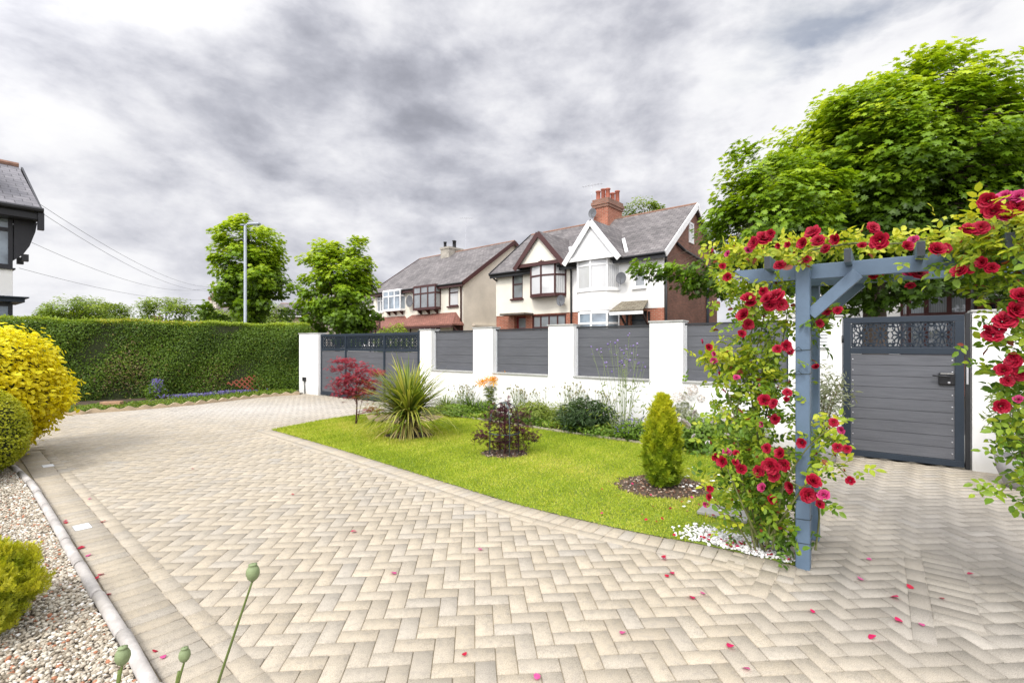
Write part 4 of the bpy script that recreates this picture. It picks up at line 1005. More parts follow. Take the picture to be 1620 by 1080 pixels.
# golden conifer
def conifer(name, label, loc, prof, n, ls, pl, seed, lump=.1, upw=1.1, tonef=None, core=.72):
    """Feathery upright sprays over the outline prof = [(height, radius)]."""
    g = np.random.default_rng(seed); root = thing(name, label, 'conifer', loc); zs = np.array([p[0] for p in prof]); rs = np.array([p[1] for p in prof])
    z = zs[0] + (zs[-1]-zs[0])*g.uniform(0,1,n*2); r0 = np.interp(z, zs, rs); k = g.uniform(0,1,n*2) < (r0+.02)/rs.max(); z, r0 = z[k][:n], r0[k][:n]; n = len(z)
    a = g.uniform(0,6.283,n); ph = g.uniform(0,6.28,4)
    l = 1+lump*(np.sin(a*5+z*14/zs[-1]+ph[0])+np.sin(a*8-z*20/zs[-1]+ph[1])+.6*np.sin(a*13+z*31/zs[-1]+ph[2]))
    q = g.uniform(0,1,n)**.5; r = r0*(.55+.45*q)*l; D = np.stack([np.cos(a),np.sin(a),np.zeros(n)],1)
    P = D*r[:,None]; P[:,2] = z
    T = D*.45+np.array((0,0,upw))+g.normal(size=(n,3))*.28; Nn = D+g.normal(size=(n,3))*.6
    tone = .05+.38*q+.28*(l-1)/max(lump,.01)*.4+.22*g.uniform(0,1,n)+.22*(z-zs[0])/(zs[-1]-zs[0])
    if tonef: tone = tonef(P, tone)
    cloud('foliage', P, Nn, T, g.uniform(.7,1.2,n)*ls, FROND, pal(pl, tone), m_leaf_y, root)
    mb = MB(); mb.lathe([(.001,zs[0])]+[(max(.002,rr*core), zz) for zz, rr in prof[:-1]]+[(.001,zs[-1]*.93)], 14); obj('shade_core', mb, m_core2, root, True)
    mb = MB(); mb.tube([(0,0,-.01),(0,0,zs[-1]*.5)], [.02,.012], 7); obj('trunk', mb, m_bark, root, True)
    return root
m_core2 = M('shaded_needles', (.06,.08,.012), .95, .5, 30)  # dark fill inside the conifers, coloured as the shade between sprays
CONI = [(.06,.13,.010),(.20,.31,.016),(.44,.50,.025),(.66,.64,.035)]
conifer('golden_conifer', 'narrow golden-green conifer in a bark ring on the lawn', (PITS[0][0], PITS[0][1], 0), [(.03,.10),(.12,.135),(.3,.145),(.5,.135),(.65,.11),(.75,.08),(.84,.045),(.92,.015)], 7000, .098, CONI, 81, .17, core=.5, tonef=lambda P, t: t*.8 + .42*np.clip((P[:,2]-.3)/.6,0,1)-.10+.25*np.clip(P[:,0]*-2.5,-.3,1)*0)
# bushes beside the gravel
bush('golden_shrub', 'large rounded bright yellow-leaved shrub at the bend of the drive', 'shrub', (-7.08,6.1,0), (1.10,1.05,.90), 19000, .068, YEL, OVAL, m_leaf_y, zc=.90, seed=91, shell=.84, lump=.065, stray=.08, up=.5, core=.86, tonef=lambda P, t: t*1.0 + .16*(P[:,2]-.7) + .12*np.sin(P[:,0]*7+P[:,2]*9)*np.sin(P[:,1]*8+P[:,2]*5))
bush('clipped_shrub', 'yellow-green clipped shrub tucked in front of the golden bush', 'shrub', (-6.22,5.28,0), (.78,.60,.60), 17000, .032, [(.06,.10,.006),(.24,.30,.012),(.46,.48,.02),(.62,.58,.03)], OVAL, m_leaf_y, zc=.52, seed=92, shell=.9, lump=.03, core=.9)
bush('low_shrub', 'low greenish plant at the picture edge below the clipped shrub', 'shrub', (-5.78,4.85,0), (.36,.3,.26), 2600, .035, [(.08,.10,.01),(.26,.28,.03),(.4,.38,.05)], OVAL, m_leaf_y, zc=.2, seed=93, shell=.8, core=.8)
conifer('lime_conifer', 'rounded lime green dwarf conifer on the gravel', (-2.86,2.42,0), [(.0,.20),(.06,.29),(.16,.36),(.27,.37),(.36,.32),(.43,.22),(.48,.08)], 19000, .040, [(.05,.09,.008),(.24,.33,.018),(.48,.50,.025),(.62,.58,.04)], 94, .06, .8, core=.85)
# poppies near the lens
m_pod = M('poppy_pod', (.20,.25,.12), .6, .2, 60, .2, 300)
for i, (bx, by, px, py, d, s_, lab) in enumerate(((335,1400,400,906,.80,1.,'tallest poppy seed head on a long leaning stem'), (160,1420,194,1038,.86,1.15,'poppy seed head nearest the gravel kerb, cut by the frame'), (262,1420,292,1036,.86,.9,'middle small poppy seed head, between the other two poppies'))):
    X, Z = xat(px, d), zat(py, d); t = thing('poppy', lab, 'poppy', (X-.10, d-.05, 0), 0, 'poppy seed heads in the gravel')
    sl = (px-345)/(1080-906)*.0
    dxp = ((345,1080),(188,1080),(282,1080))[i]; lx = xat(dxp[0], d); lz = zat(dxp[1], d); gx = (X-lx)/(Z-lz)
    base = X-gx*Z*.8; t.location = (base, d, 0); o_ = X-base
    mb = MB(); c = catmull([(0,0,0),(o_-gx*(Z-.05)+.0-.006,.0,.05+.0),(o_-gx*(Z-lz)-.0, 0, lz),(o_,0,Z-.010*s_)][0:1]+[(o_-gx*(Z-lz)*2.2,0,Z-(Z-lz)*2.2),(o_-gx*(Z-lz), 0, lz),(o_,0,Z-.011*s_)], 8); mb.tube(c, np.linspace(.0034,.0017,len(c)), 8); obj('stem', mb, m_stemg, t, True)
    mb = MB(); k = .0105*s_; mb.lathe([(.001,-1.25*k),(.35*k,-1.2*k),(.75*k,-.8*k),(1.0*k,-.1*k),(.95*k,.5*k),(.72*k,1.0*k),(.5*k,1.2*k),(.62*k,1.3*k),(.66*k,1.38*k),(.3*k,1.5*k),(.001,1.52*k)], 16, (o_,0,Z)); obj('seed_pod', mb, m_pod, t, True)

# ------------------------------------------------------------------ the bed below the wall
def at_bed(px, py): return (*gnd(px, py), .012)
strap_plant('strappy_clump', 'grassy green clump at the start of the bed beside the cordyline', 'plant', at_bed(706,652), 130, .52, (.0,.04), [(.08,.13,.03),(.16,.24,.05),(.34,.36,.12)], .010, 101, (.5,1.5), (.5,1.4), 20, .12)
strap_plant('strappy_clump', 'upright strappy plant left of the orange lilies', 'plant', at_bed(748,654), 70, .55, (.0,.03), [(.06,.12,.03),(.14,.24,.06)], .012, 102, (.7,1.5), (.2,.9), 0, .08)
for i, (px, py, rx, rz, n, ls, pl_, tm, lab) in enumerate((
 (726,658,.42,.20,1500,.05,GREEN,OVAL,'low green leafy plant right of the cordyline'),
 (775,655,.40,.30,1700,.05,GREEN,OVAL,'leafy green clump at the foot of the orange lilies'),
 (690,655,.30,.15,600,.04,PALE,OVAL,'pale low tuft hidden behind the cordyline leaves'),
 (845,668,.42,.34,2200,.055,PALE,OVAL,'light green mounded plant behind the dark maple'),
 (888,674,.36,.38,2400,.045,PALE,LANCE,'feathery pale green clump beside the dark peony'),
 (875,664,.3,.30,900,.05,GREEN,OVAL,'green tuft against the wall behind the feathery clump'),
 (928,684,.50,.50,2200,.10,[(.012,.03,.012),(.035,.075,.022),(.08,.13,.035)],LANCE,'bushy dark green peony in the middle of the bed'),
 (960,690,.40,.16,1000,.045,GREEN,OVAL,'low green plant at the foot of the peony'),
 (1003,697,.32,.28,1300,.045,GREEN,OVAL,'green plant with small purple flowers behind the golden conifer'),
 (1072,700,.40,.45,1600,.055,OLIVE,OVAL,'grey-green shrub just behind the golden conifer'),
 (1125,712,.62,.42,3600,.06,GREEN,OVAL,'dense green rose bush with white blooms left of the arch'),
 (1088,690,.30,.66,700,.07,OLIVE,OVAL,'greyish hydrangea with pale pink heads against the wall'),
 (1170,705,.45,.40,1500,.06,GREEN,OVAL,'green bush in the bed behind the climbing rose stems'))):
    t = bush('bed_plant' if i not in (6,10,11) else ('peony','white_rose_bush','hydrangea')[(6,10,11).index(i)], lab, 'plant', at_bed(px,py), (rx,rx*.8,rz*.62), n, ls, pl_, tm, seed=110+i, zc=rz*.5, shell=.3, up=.5, lump=.14, stems=14)
    if i == 8: flowers(t, 130, .3, .25, .1, .36, PUR, .018, 3)
    if i == 10:
        W_ = bloom_mesh(40, OPEN, .8, (.62,.55,.52), (.78,.76,.72), (.8,.78,.75)); W_.materials[0] = m_petal
        for px2, py2, s2 in ((1083,671,26),(1072,664,14),(1152,660,24),(1160,668,18),(1144,652,16),(1098,690,12),(1150,690,14),(1130,668,14),(1128,640,14),(1100,652,12),(1165,650,16),(1120,700,10)):
            q = t.location.y-.50; o = bpy.data.objects.new('bloom', W_); COL.objects.link(o); o.parent = t; o.location = (xat(px2,q)-t.location.x, -.50, zat(py2,q)-t.location.z); k = s2/F*q*.66; o.scale = (k,k,k); o.rotation_euler = (random.uniform(.5,1.3), random.uniform(-.5,.5), random.uniform(0,6))
    if i == 11:
        g = np.random.default_rng(4)
        for px2, py2, s2 in ((1084,622,20),(1072,628,16),(1096,616,16),(1110,630,12)):
            q = t.location.y-.25; D = norm(g.normal(size=(150,3))); P = np.array((xat(px2,q)-t.location.x, -.25, zat(py2,q)-t.location.z)) + D*(s2/F*q*.5)
            cloud('bloom', P, D+g.normal(size=(150,3))*.4, g.normal(size=(150,3)), np.full(150,.013), STAR, pal([(.46,.38,.33),(.66,.58,.50),(.74,.68,.62)], g.uniform(0,1,150)), m_stone, t)
# low growth that spills over the front edge of the bed
rng = np.random.default_rng(88); n = 11000; k = rng.uniform(0,1,n)*(len(edge)-1)
P = np.array([np.interp(k, range(len(edge)), edge[:,j]) for j in (0,1)]).T + np.array((.607,.795))*(rng.uniform(-.05,.55,(n,1))); hh = .05+.09*(np.sin(k*1.3)*np.sin(k*.7+1)+1)/2
pt = np.sin(k*2.1)+np.sin(k*.9+2); P = np.column_stack([P, .015+hh*rng.uniform(.1,1.2,n)])
struct(cloud('ground_cover', P, norm(rdir(n)*.6+np.array((0,0,1))), rdir(n)+np.array((0,0,.3)), rng.uniform(.03,.07,n), OVAL, pal(GREEN+[(.42,.45,.08)], np.clip(.4+.15*pt+rng.normal(0,.2,n),0,1)), m_leaf), 'stuff')
# orange lilies
LIL = ([(0,0,0)] + [(math.cos(a*1.047+o)*r, math.sin(a*1.047+o)*r, z) for a in range(6) for o, r, z in ((-.28,.35,.45),(0,1.,.75),(.28,.35,.45))], [(0,1+3*i,2+3*i,3+3*i) for i in range(6)])
for i, (px, py, bx) in enumerate(((766,606,781),(781,602,784),(797,598,794))):
    bxy = at_bed(bx, 657); d = bxy[1]; t = thing('orange_lily', ('leftmost', 'middle', 'rightmost')[i]+' orange lily stem in flower above the bed', 'lily', bxy, 0, 'orange lilies'); g = np.random.default_rng(i)
    X, Z = xat(px,d)-bxy[0], zat(py,d); mb = MB(); c = catmull([(0,0,0),(X*.3,0,Z*.5),(X,0,Z-.02)], 6); mb.tube(c, np.linspace(.009,.006,len(c)), 6); obj('stem', mb, m_stemg, t, True)
    n = 90; k = g.uniform(.1,.85,n); P = np.stack([np.interp(k, np.linspace(0,1,len(c)), c[:,j]) for j in range(3)],1); D = g.normal(size=(n,3))*np.array((1,1,.3)); cloud('leaves', P, np.array((0,0,1))+g.normal(size=(n,3))*.3, D+np.array((0,0,.6)), g.uniform(.09,.15,n), LANCE, pal([(.12,.2,.03),(.28,.32,.05)], g.uniform(0,1,n)), m_leaf, t)
    m = (7,5,6)[i]; P = np.array((X,-.03,Z)) + g.normal(size=(m,3))*np.array((.075,.03,.035)); cloud('bloom', P, g.normal(size=(m,3))*.6+np.array((0,-.5,.8)), g.normal(size=(m,3)), np.full(m,.125), LIL, pal([(.78,.30,.004),(.84,.44,.008)], g.uniform(0,1,m)), m_leaf_y, t)
# seed heads and verbena
HEADM = {}
def stems_plant(name, label, bxy, n, H, sp, seed, headc, hs, stemw=.004, fork=0, leaf=0):
    g = np.random.default_rng(seed); t = thing(name, label, 'plant', bxy); mb = MB(); hp = []
    for i in range(n):
        a, r = g.uniform(0,6.28), g.uniform(0,1)*sp; h = H*g.uniform(.7,1.03); e = np.array((math.cos(a)*r, math.sin(a)*r*.6, h)); b = e*np.array((.25,.25,0)); m_ = (b+e)/2+np.array((*g.normal(0,.02,2),.0))
        mb.tube([b, m_, e], [stemw, stemw*.8, stemw*.5], 5, False); hp.append(e)
        for k in range(fork):
            q = g.uniform(.5,.9); p = b+(e-b)*q; f = p + np.array((g.normal(0,.06), g.normal(0,.05), h*(1-q)*g.uniform(.5,.95))); mb.tube([p, (p+f)/2+np.array((0,0,-.02)), f], [stemw*.6, stemw*.5, stemw*.4], 4, False); hp.append(f)
    obj('stem', mb, m_pale, t, True, fix=False); hp = np.array(hp); m = len(hp)
    for k in range(3):
        if (name, k) not in HEADM:
            hc = pal(headc, np.array([.1+.4*k])); o = cloud('seed_head', np.zeros((1,3)), np.array([(0,0,1.)]), np.array([(0,1.,0)]), np.array([(hs,hs,hs*1.35)]), ICO, hc, m_petal, None, True); HEADM[(name, k)] = o.data; bpy.data.objects.remove(o)
    for p in hp:
        o = bpy.data.objects.new('seed_head' if name != 'verbena' else 'flower_head', HEADM[(name, int(g.integers(3)))]); COL.objects.link(o); o.parent = t; o.location = p; o.scale = (g.uniform(.6,1.2),)*3; o.rotation_euler = (g.normal(0,.3), g.normal(0,.3), 0)
    if leaf: k = leaf; P = np.column_stack([g.normal(0,sp*.45,k), g.normal(0,sp*.3,k), g.uniform(.02,H*.55,k)]); cloud('foliage', P, g.normal(size=(k,3))+np.array((0,0,.5)), g.normal(size=(k,3))+np.array((0,0,.8)), g.uniform(.05,.10,k), LANCE, pal(PALE, g.uniform(0,1,k)), m_leaf, t)
    return t
m_pale = M('pale_stem', (.22,.27,.12), .7, .25, 12)
HEADS = [(.25,.27,.14),(.42,.40,.24),(.55,.52,.38)]
for i, (px, py, n, H, sp, lab) in enumerate(((735,654,26,.62,.45,'pale seed stems at the left end of the bed, before the low wall'),(825,664,30,.66,.45,'pale round seed heads right of the orange lilies'),(868,666,34,.66,.42,'thick stand of pale seed heads between lilies and peony'),(905,674,26,.78,.36,'tall pale seed heads rising behind the peony'),(945,680,16,.66,.4,'sparse seed heads between peony and verbena'))):
    stems_plant('seedhead_plant', lab, at_bed(px,py), n, H, sp, 130+i, HEADS, .017, .0045, 1, 160)
stems_plant('verbena', 'tall airy verbena with tiny purple heads before the wide grey panel', at_bed(985,694), 19, 1.62, .50, 140, [(.22,.17,.40),(.36,.28,.52)], .015, .0042, 2, 220)
x, y = gnd(950,676); t = thing('garden_lantern', 'small dark box lantern half hidden in the bed under the peony', 'lantern', (x,y,.01)); mb = MB(); mb.box(-.06,.06,-.06,.06,0,.15); obj('case', mb, M('brown_metal', (.07,.035,.02), .5, .3), t, bev=.006); mb = MB(); mb.box(-.035,.035,-.063,-.0605,.03,.12); obj('pane', mb, m_dark, t)
# pots by the gate
m_pot = M('grey_stoneware', (.30,.29,.29), .7, .2, 5, .3, 60)
def planter(label, loc, r, h, plab, pname, n, ph, pr, seed, pl_):
    t = thing('planter', label, 'planter', loc); mb = MB(); mb.lathe([(.001,0),(r*.62,.0),(r*.70,.02),(r*.93,h*.55),(r,h),(r*.9,h),(r*.86,h*.86),(.001,h*.86)], 28); obj('pot', mb, m_pot, t, True)
    mb = MB(); mb.lathe([(r*.855,h*.862),(r*.5,h*.89),(.001,h*.9)], 24); obj('compost', mb, m_soil, t, True)
    b = bush(pname, plab, 'potted plant', (loc[0],loc[1],loc[2]+h*.88), (pr,pr,ph*.42), n, .085, pl_, LANCE, seed=seed, zc=ph*.6, shell=.2, lump=.2, stems=16, up=.2); return t
x, y = gnd(1300, 729); planter('grey bowl planter in the corner left of the pedestrian gate', (x,y,0), .21, .32, 'silvery olive bush in the pot left of the gate', 'olive_bush', 800, .92, .30, 151, OLIVE)
x, y = gnd(1627, 772); planter('wide grey bowl planter right of the gate, at the picture edge', (x,y,0), .26, .32, 'spiky oleander in the pot right of the gate', 'oleander', 900, .85, .34, 152, [(.06,.10,.03),(.16,.23,.07),(.3,.36,.14)])
# ------------------------------------------------------------------ houses
m_slate = M_brick('slate_roof', (.135,.122,.122), (.225,.205,.20), (.055,.05,.05), .30, .20, .010, .75, 0, .6, .5, .45)
m_slate_near = M_brick('slate_roof_near', (.15,.145,.16), (.23,.22,.235), (.03,.03,.034), .36, .22, .008, .6, 0, .6, .5, .3)
m_tile_red = M_brick('red_roof_tile', (.25,.10,.07), (.33,.14,.10), (.10,.04,.03), .22, .14, .014, .8)
m_ridge = M('ridge_tile', (.24,.135,.095), .85, .35, 5, .3)
m_cream = M('cream_render', (.74,.70,.60), .9, .10, .9, .3, 40)
m_white = M('white_house_render', (.80,.79,.76), .9, .08, .9, .25, 40)
m_buff = M('buff_roughcast', (.66,.59,.49), .9, .14, .8, .4, 40)
m_redbrick = M_brick('red_brick', (.34,.095,.052), (.44,.14,.08), (.40,.28,.20), .225, .075, .010, .85)
m_brownbrick = M_brick('brown_brick', (.20,.088,.058), (.30,.13,.085), (.20,.14,.11), .225, .075, .010, .85, 0, .5, .5, .4)
m_sandstone = M_brick('sandstone', (.34,.26,.16), (.42,.33,.22), (.22,.17,.11), .5, .25, .012, .9)
m_brownwood = M('oxblood_paint', (.060,.018,.016), .45, .2, 6)
m_whitewood = M('white_paint', (.78,.78,.77), .45, .05, 4)
m_blackwood = M('black_timber', (.020,.020,.024), .45, .25, 6)
m_gut = M('black_gutter', (.012,.012,.014), .4, .2)
g_sky = M_glass('glass_sky_tint', (.20,.24,.28)); g_dark = M_glass('glass_dark', (.020,.024,.028)); g_cur = M_glass('glass_curtained', (.22,.24,.26), .75); g_mid = M_glass('glass_grey', (.08,.10,.115), .25)  # first glass has its sky reflection put into a lighter base colour
def wall_open(mb, x0, x1, z0, z1, y, ops, dep=.09):
    xs = sorted({x0, x1, *[o[0] for o in ops], *[o[1] for o in ops]}); zs = sorted({z0, z1, *[o[2] for o in ops], *[o[3] for o in ops]})
    for a, b in zip(xs[:-1], xs[1:]):
        for c, d in zip(zs[:-1], zs[1:]):
            mx, mz = (a+b)/2, (c+d)/2
            if not (x0 < mx < x1 and z0 < mz < z1) or any(o[0] < mx < o[1] and o[2] < mz < o[3] for o in ops): continue
            mb.q((a,y,c),(b,y,c),(b,y,d),(a,y,d))
    for a, b, c, d in ops:
        e = y+dep
        mb.q((a,y,c),(a,e,c),(a,e,d),(a,y,d)); mb.q((b,e,c),(b,y,c),(b,y,d),(b,e,d)); mb.q((a,y,c),(b,y,c),(b,e,c),(a,e,c)); mb.q((a,e,d),(b,e,d),(b,y,d),(a,y,d))
def window(par, x0, x1, z0, z1, y, mf, glass, cols=1, tr=None, fw=.055, sill=None, side=False):
    """A window as a part with its pane; frame front face at y (or, side=True, on a wall that runs along y at x=y)."""
    mb = MB(); d = .05
    mb.box(x0, x0+fw, y, y+d, z0, z1); mb.box(x1-fw, x1, y, y+d, z0, z1); mb.box(x0+fw, x1-fw, y+.001, y+d, z0, z0+fw); mb.box(x0+fw, x1-fw, y+.001, y+d, z1-fw, z1)
    zt = z1-(z1-z0)*tr if tr else None
    if tr: mb.box(x0+fw, x1-fw, y+.002, y+d, zt-fw*.45, zt+fw*.45)
    for i in range(1, cols):
        x = x0+(x1-x0)*i/cols
        if tr: mb.box(x-fw*.45, x+fw*.45, y+.003, y+d, z0+fw, zt-fw*.45); mb.box(x-fw*.45, x+fw*.45, y+.003, y+d, zt+fw*.45, z1-fw)
        else: mb.box(x-fw*.45, x+fw*.45, y+.003, y+d, z0+fw, z1-fw)
    pm = MB(); pm.q((x0+fw*.5,y+.035,z0+fw*.5),(x1-fw*.5,y+.035,z0+fw*.5),(x1-fw*.5,y+.035,z1-fw*.5),(x0+fw*.5,y+.035,z1-fw*.5))
    sm = MB()
    if sill: sm.box(x0-.06, x1+.06, y-.17, y+.02, z0-.09, z0-.002)
    if side:
        for m in (mb, pm, sm): m.v = [(y+.0-(v[1]-y), v[0], v[2]) for v in m.v]
    w = obj('window', mb, mf, par); obj('pane', pm, glass, w)
    if sill: obj('sill', sm, sill, w)
    return w
def bay(par, x0, x1, z0, z1, proj, k, mf, gl, tr=.3, apron=None, mapron=None, y=0., sq=False, fw=.06):
    """A bowed (or square) bay window: facets of frame and glass, with an optional rendered apron below."""
    if sq: P = [(x0,y),(x0,y-proj),*[(x0+(x1-x0)*i/k, y-proj) for i in range(1,k)],(x1,y-proj),(x1,y)]
    else: P = [(x0+(x1-x0)*(.5-.5*math.cos(math.pi*i/(k+1))) , y-proj*math.sin(math.pi*i/(k+1))**.75) for i in range(k+2)]
    mb = MB(); gb = MB(); zt = z1-(z1-z0)*tr
    for (a, b), (c, d) in zip(P[:-1], P[1:]):
        for zz in (z0+fw/2, zt, z1-fw/2): mb.bar((a,b,zz), (c,d,zz), .05, fw)
        gb.q((a,b,z0+.01),(c,d,z0+.01),(c,d,z1-.01),(a,b,z1-.01))
    for a, b in P: mb.bar((a,b-.004,z0), (a,b-.004,z1), fw, .055, up=(0,1,0))
    w = obj('bay_window', mb, mf, par); obj('pane', gb, gl, w, fix=False)
    sm = MB(); sm.prism([(a+(a-(x0+x1)/2)*.05, b-.05 if b < y else b, z0-.001) for a, b in P], (0,0,-.07)); obj('sill', sm, mf, w)
    if apron is not None:
        am = MB()
        for (a, b), (c, d) in zip(P[:-1], P[1:]): am.q((a,b,apron),(c,d,apron),(c,d,z0-.071),(a,b,z0-.071))
        obj('bay_apron', am, mapron, par, True, fix=False)
    cm = MB(); cm.prism([(a,b,z1) for a, b in P], (0,0,.05)); obj('bay_top', cm, mf, w)
    return w
def gabled_roof(par, L, D, ez, rz, mat, og=.18, oe=.30, yr=None, ridge=True, barge=None, name='roof'):
    yr = D/2 if yr is None else yr; sl = (rz-ez)/yr; mb = MB(); sb = (rz-ez)/(D-yr)
    e0 = (-oe, ez-sl*oe); e1 = (D+oe, ez-sb*oe)
    mb.slab([(-og,e0[0],e0[1]),(L+og,e0[0],e0[1]),(L+og,yr,rz),(-og,yr,rz)], .09); mb.slab([(-og,yr,rz),(L+og,yr,rz),(L+og,e1[0],e1[1]),(-og,e1[0],e1[1])], .09)
    r = obj(name, mb, mat, par)
    if ridge: mb = MB(); mb.tube([(-og,yr,rz-.03),(L+og,yr,rz-.03)], .08, 8); obj('ridge', mb, m_ridge, r)
    for x, bm in ((-og-.022, barge[0] if barge else None), (L+og+.022, barge[1] if barge else None)):
        if bm is None: continue
        mb = MB(); mb.bar((x,e0[0],e0[1]-.10), (x,yr,rz-.10), .045, .26); mb.bar((x,yr,rz-.11), (x,e1[0],e1[1]-.11), .045, .26); obj('barge_board', mb, bm, r)
    mb = MB(); mb.tube([(-og,e0[0]-.05,e0[1]-.06),(L+og,e0[0]-.05,e0[1]-.06)], .06, 8); obj('gutter', mb, m_gut, r, True)
    mb = MB(); mb.box(-og, L+og, e0[0]-.005, e0[0]+.02, e0[1]-.26, e0[1]-.085); obj('fascia', mb, barge[0] if barge and barge[0] else m_whitewood, r)
    return r
m_lead = M('lead_white', (.66,.66,.66), .6)
def gable_front(par, xc, hw, zb, zp, proj, ez, sl, mb_barge, infill, mroof, name='front_gable'):
    """A small gable standing forward over a bay, its roof running back into the main slope."""
    yp, yb = (zp-ez)/sl, (zb-ez)/sl+.02; mb = MB()
    mb.prism([(xc-hw,-proj+.05,zb),(xc+hw,-proj+.05,zb),(xc,-proj+.05,zp-.05)], (0,.05,0)); g = obj(name, mb, infill, par)
    s = (zp-zb)/hw; o = .12; mb = MB()
    mb.slab([(xc,-proj-.06,zp+.04),(xc,yp+.1,zp+.04),(xc-hw-o,yb,zb-s*o+.04),(xc-hw-o,-proj-.06,zb-s*o+.04)], .07)
    mb.slab([(xc,-proj-.06,zp+.04),(xc+hw+o,-proj-.06,zb-s*o+.04),(xc+hw+o,yb,zb-s*o+.04),(xc,yp+.1,zp+.04)], .07); obj('roof', mb, mroof, g)
    mb = MB()
    for sg in (-1,1): mb.bar((xc+sg*(hw+o),-proj-.085,zb-s*o-.09), (xc,-proj-.085-.002*sg,zp-.09), .05, .24)
    obj('barge_board', mb, mb_barge, g)
    k_ = .42; p_ = lambda q: (xc+(hw+o)*q+.03, yp+(yb-yp)*q, ez+sl*(yp+(yb-yp)*q)+.05)
    mb = MB(); mb.bar(p_(k_), p_(.97), .15, .07, up=(0,-sl,1)); obj('flashing', mb, m_lead, g)
    mb = MB(); mb.box(xc-hw, xc+hw, -proj-.04, -proj+.06, zb-.14, zb+.03); mb.box(xc-hw, xc+hw, -proj+.06, 0, zb-.06, zb); obj('soffit', mb, mb_barge, g)
    return g
def dish(par, x, z, y=-.02, r=.27):
    mb = MB(); mb.lathe([(.001,.0),(r*.5,.02),(r,.09),(r*.98,.10),(.001,.02)], 18); c, s = math.cos(1.15), math.sin(1.15)
    mb.v = [(x+v[0]*.95-.0+v[2]*.35, y-.28-v[2]*.8-0*v[1], z+v[1]) for v in mb.v]; mb.tube([(x,y,z-.15),(x,y-.2,z-.1),(x,y-.3,z)], .022, 6); mb.tube([(x,y-.3,z-r),(x+.12,y-.62,z-.05)], .012, 5)
    return obj('satellite_dish', mb, m_dishg, par)
m_dishg = M('grey_dish', (.13,.135,.145), .55, .15, 6)
def pipe(par, pts, mat, r=.045): mb = MB(); mb.tube(pts, r, 8); return obj('drainpipe', mb, mat, par, True)
m_oldbrick = M_brick('sooty_brick', (.26,.10,.06), (.30,.14,.09), (.2,.16,.13), .225, .075)
def chimney(par, x, y, z0, z1, w, d, mat, pots, mp, corb=True):
    mb = MB(); mb.box(x-w/2, x+w/2, y-d/2, y+d/2, z0, z1); c = obj('chimney', mb, mat, par)
    mb = MB()
    if corb: mb.box(x-w/2-.06, x+w/2+.06, y-d/2-.06, y+d/2+.06, z1-.42, z1-.28); mb.box(x-w/2-.10, x+w/2+.10, y-d/2-.10, y+d/2+.10, z1-.278, z1-.12)
    mb.box(x-w/2-.05, x+w/2+.05, y-d/2-.05, y+d/2+.05, z1-.118, z1+.03); obj('chimney_cap', mb, m_oldbrick if corb else mat, c)
    for i in range(pots):
        px = x+(i % 2-.5)*w*.5 if d > w else x-w/2+w*(i+.5)/pots; py = y-d/2+d*(i+.5)/pots if d > w else y
        mb = MB(); h = .5+.12*((i*7) % 3); mb.lathe([(.14,z1+.03),(.115,z1+.1),(.11,z1+h-.08),(.14,z1+h-.06),(.14,z1+h),(.10,z1+h),(.10,z1+.2)], 12, (px,py,0)); obj('chimney_pot', mb, mp, c, True)
    return c
def aerial(par, x, y, z, h, ang=.5):
    mb = MB(); mb.tube([(x,y,z),(x,y,z+h)], .018, 6); c, s = math.cos(ang), math.sin(ang)
    mb.tube([(x-.5*c,y-.5*s,z+h-.12),(x+.6*c,y+.6*s,z+h)], .012, 5)
    for i in range(7): k = -.45+i*.16; q = z+h-.06+k*.1; l = .16; mb.tube([(x+k*c-l*s,y+k*s+l*c,q),(x+k*c+l*s,y+k*s-l*c,q)], .007, 4)
    return obj('aerial', mb, m_screw, par)

# ---- semi-detached pair opposite: cream half, white half
H2 = Frame(-.88, 26.8, math.atan2(-.653, .757)); L2, D2, E2, R2 = 9.65, 6.83, 5.62, 8.2
def P2(px, py, y=0.): return H2.pt(px, py, y)
h = thing('semi_detached_house', 'pair of semi-detached houses opposite, one half cream with brown gable, the other white', 'house', (*H2.o, 0), H2.a)
def rect(Pf, x0, y0, x1, y1): 
    (a, t), (b, s_) = Pf(x0, y0), Pf(x1, y1); return a, b, s_, t
xm = P2(904.5, 440)[0]
wl = rect(P2, 810, 434, 827, 474); wl = (wl[0], wl[1], zat(473.5, 26.2), zat(434.5, 26.2))
z1f, z0f = zat(404, 21.5), zat(456, 21.5)
wr = (P2(1002.5,440)[0], P2(1021,440)[0], zat(455.5,21.6), zat(427,21.6))
bl = (P2(842,440,-.0)[0], P2(895,440,-.0)[0]); br = (P2(915,440)[0], P2(980,440)[0])
zbl = (zat(468,24.4), zat(415,24.4)); zbr = (zat(461,22.8), zat(404,22.8))
zband = zat(494, 23.6)      # top of the ground-floor brickwork
gl_ = (P2(841,500)[0], P2(895,500)[0], .9, zat(497,24.3)); gr_ = (P2(917,500)[0], P2(979,500)[0], .9, zat(494.5,22.7))
dl = (P2(813,500)[0], P2(831,500)[0], 0, zat(500,25.7)); dr = (P2(996,500)[0], P2(1023,500)[0], 0, zat(493,21.7))
mb = MB(); wall_open(mb, 0, xm, zband, E2, 0, [wl]); mb.q((0,0,zband),(0,0,E2),(0,D2/2,R2-.1),(0,D2,E2),(0,D2,0),(0,.0,0)); obj('cream_wall', mb, m_cream, h, fix=False)
mb = MB(); wall_open(mb, xm, L2, zband+.0, E2, -.004, [wr]); obj('white_wall', mb, m_white, h, fix=False)
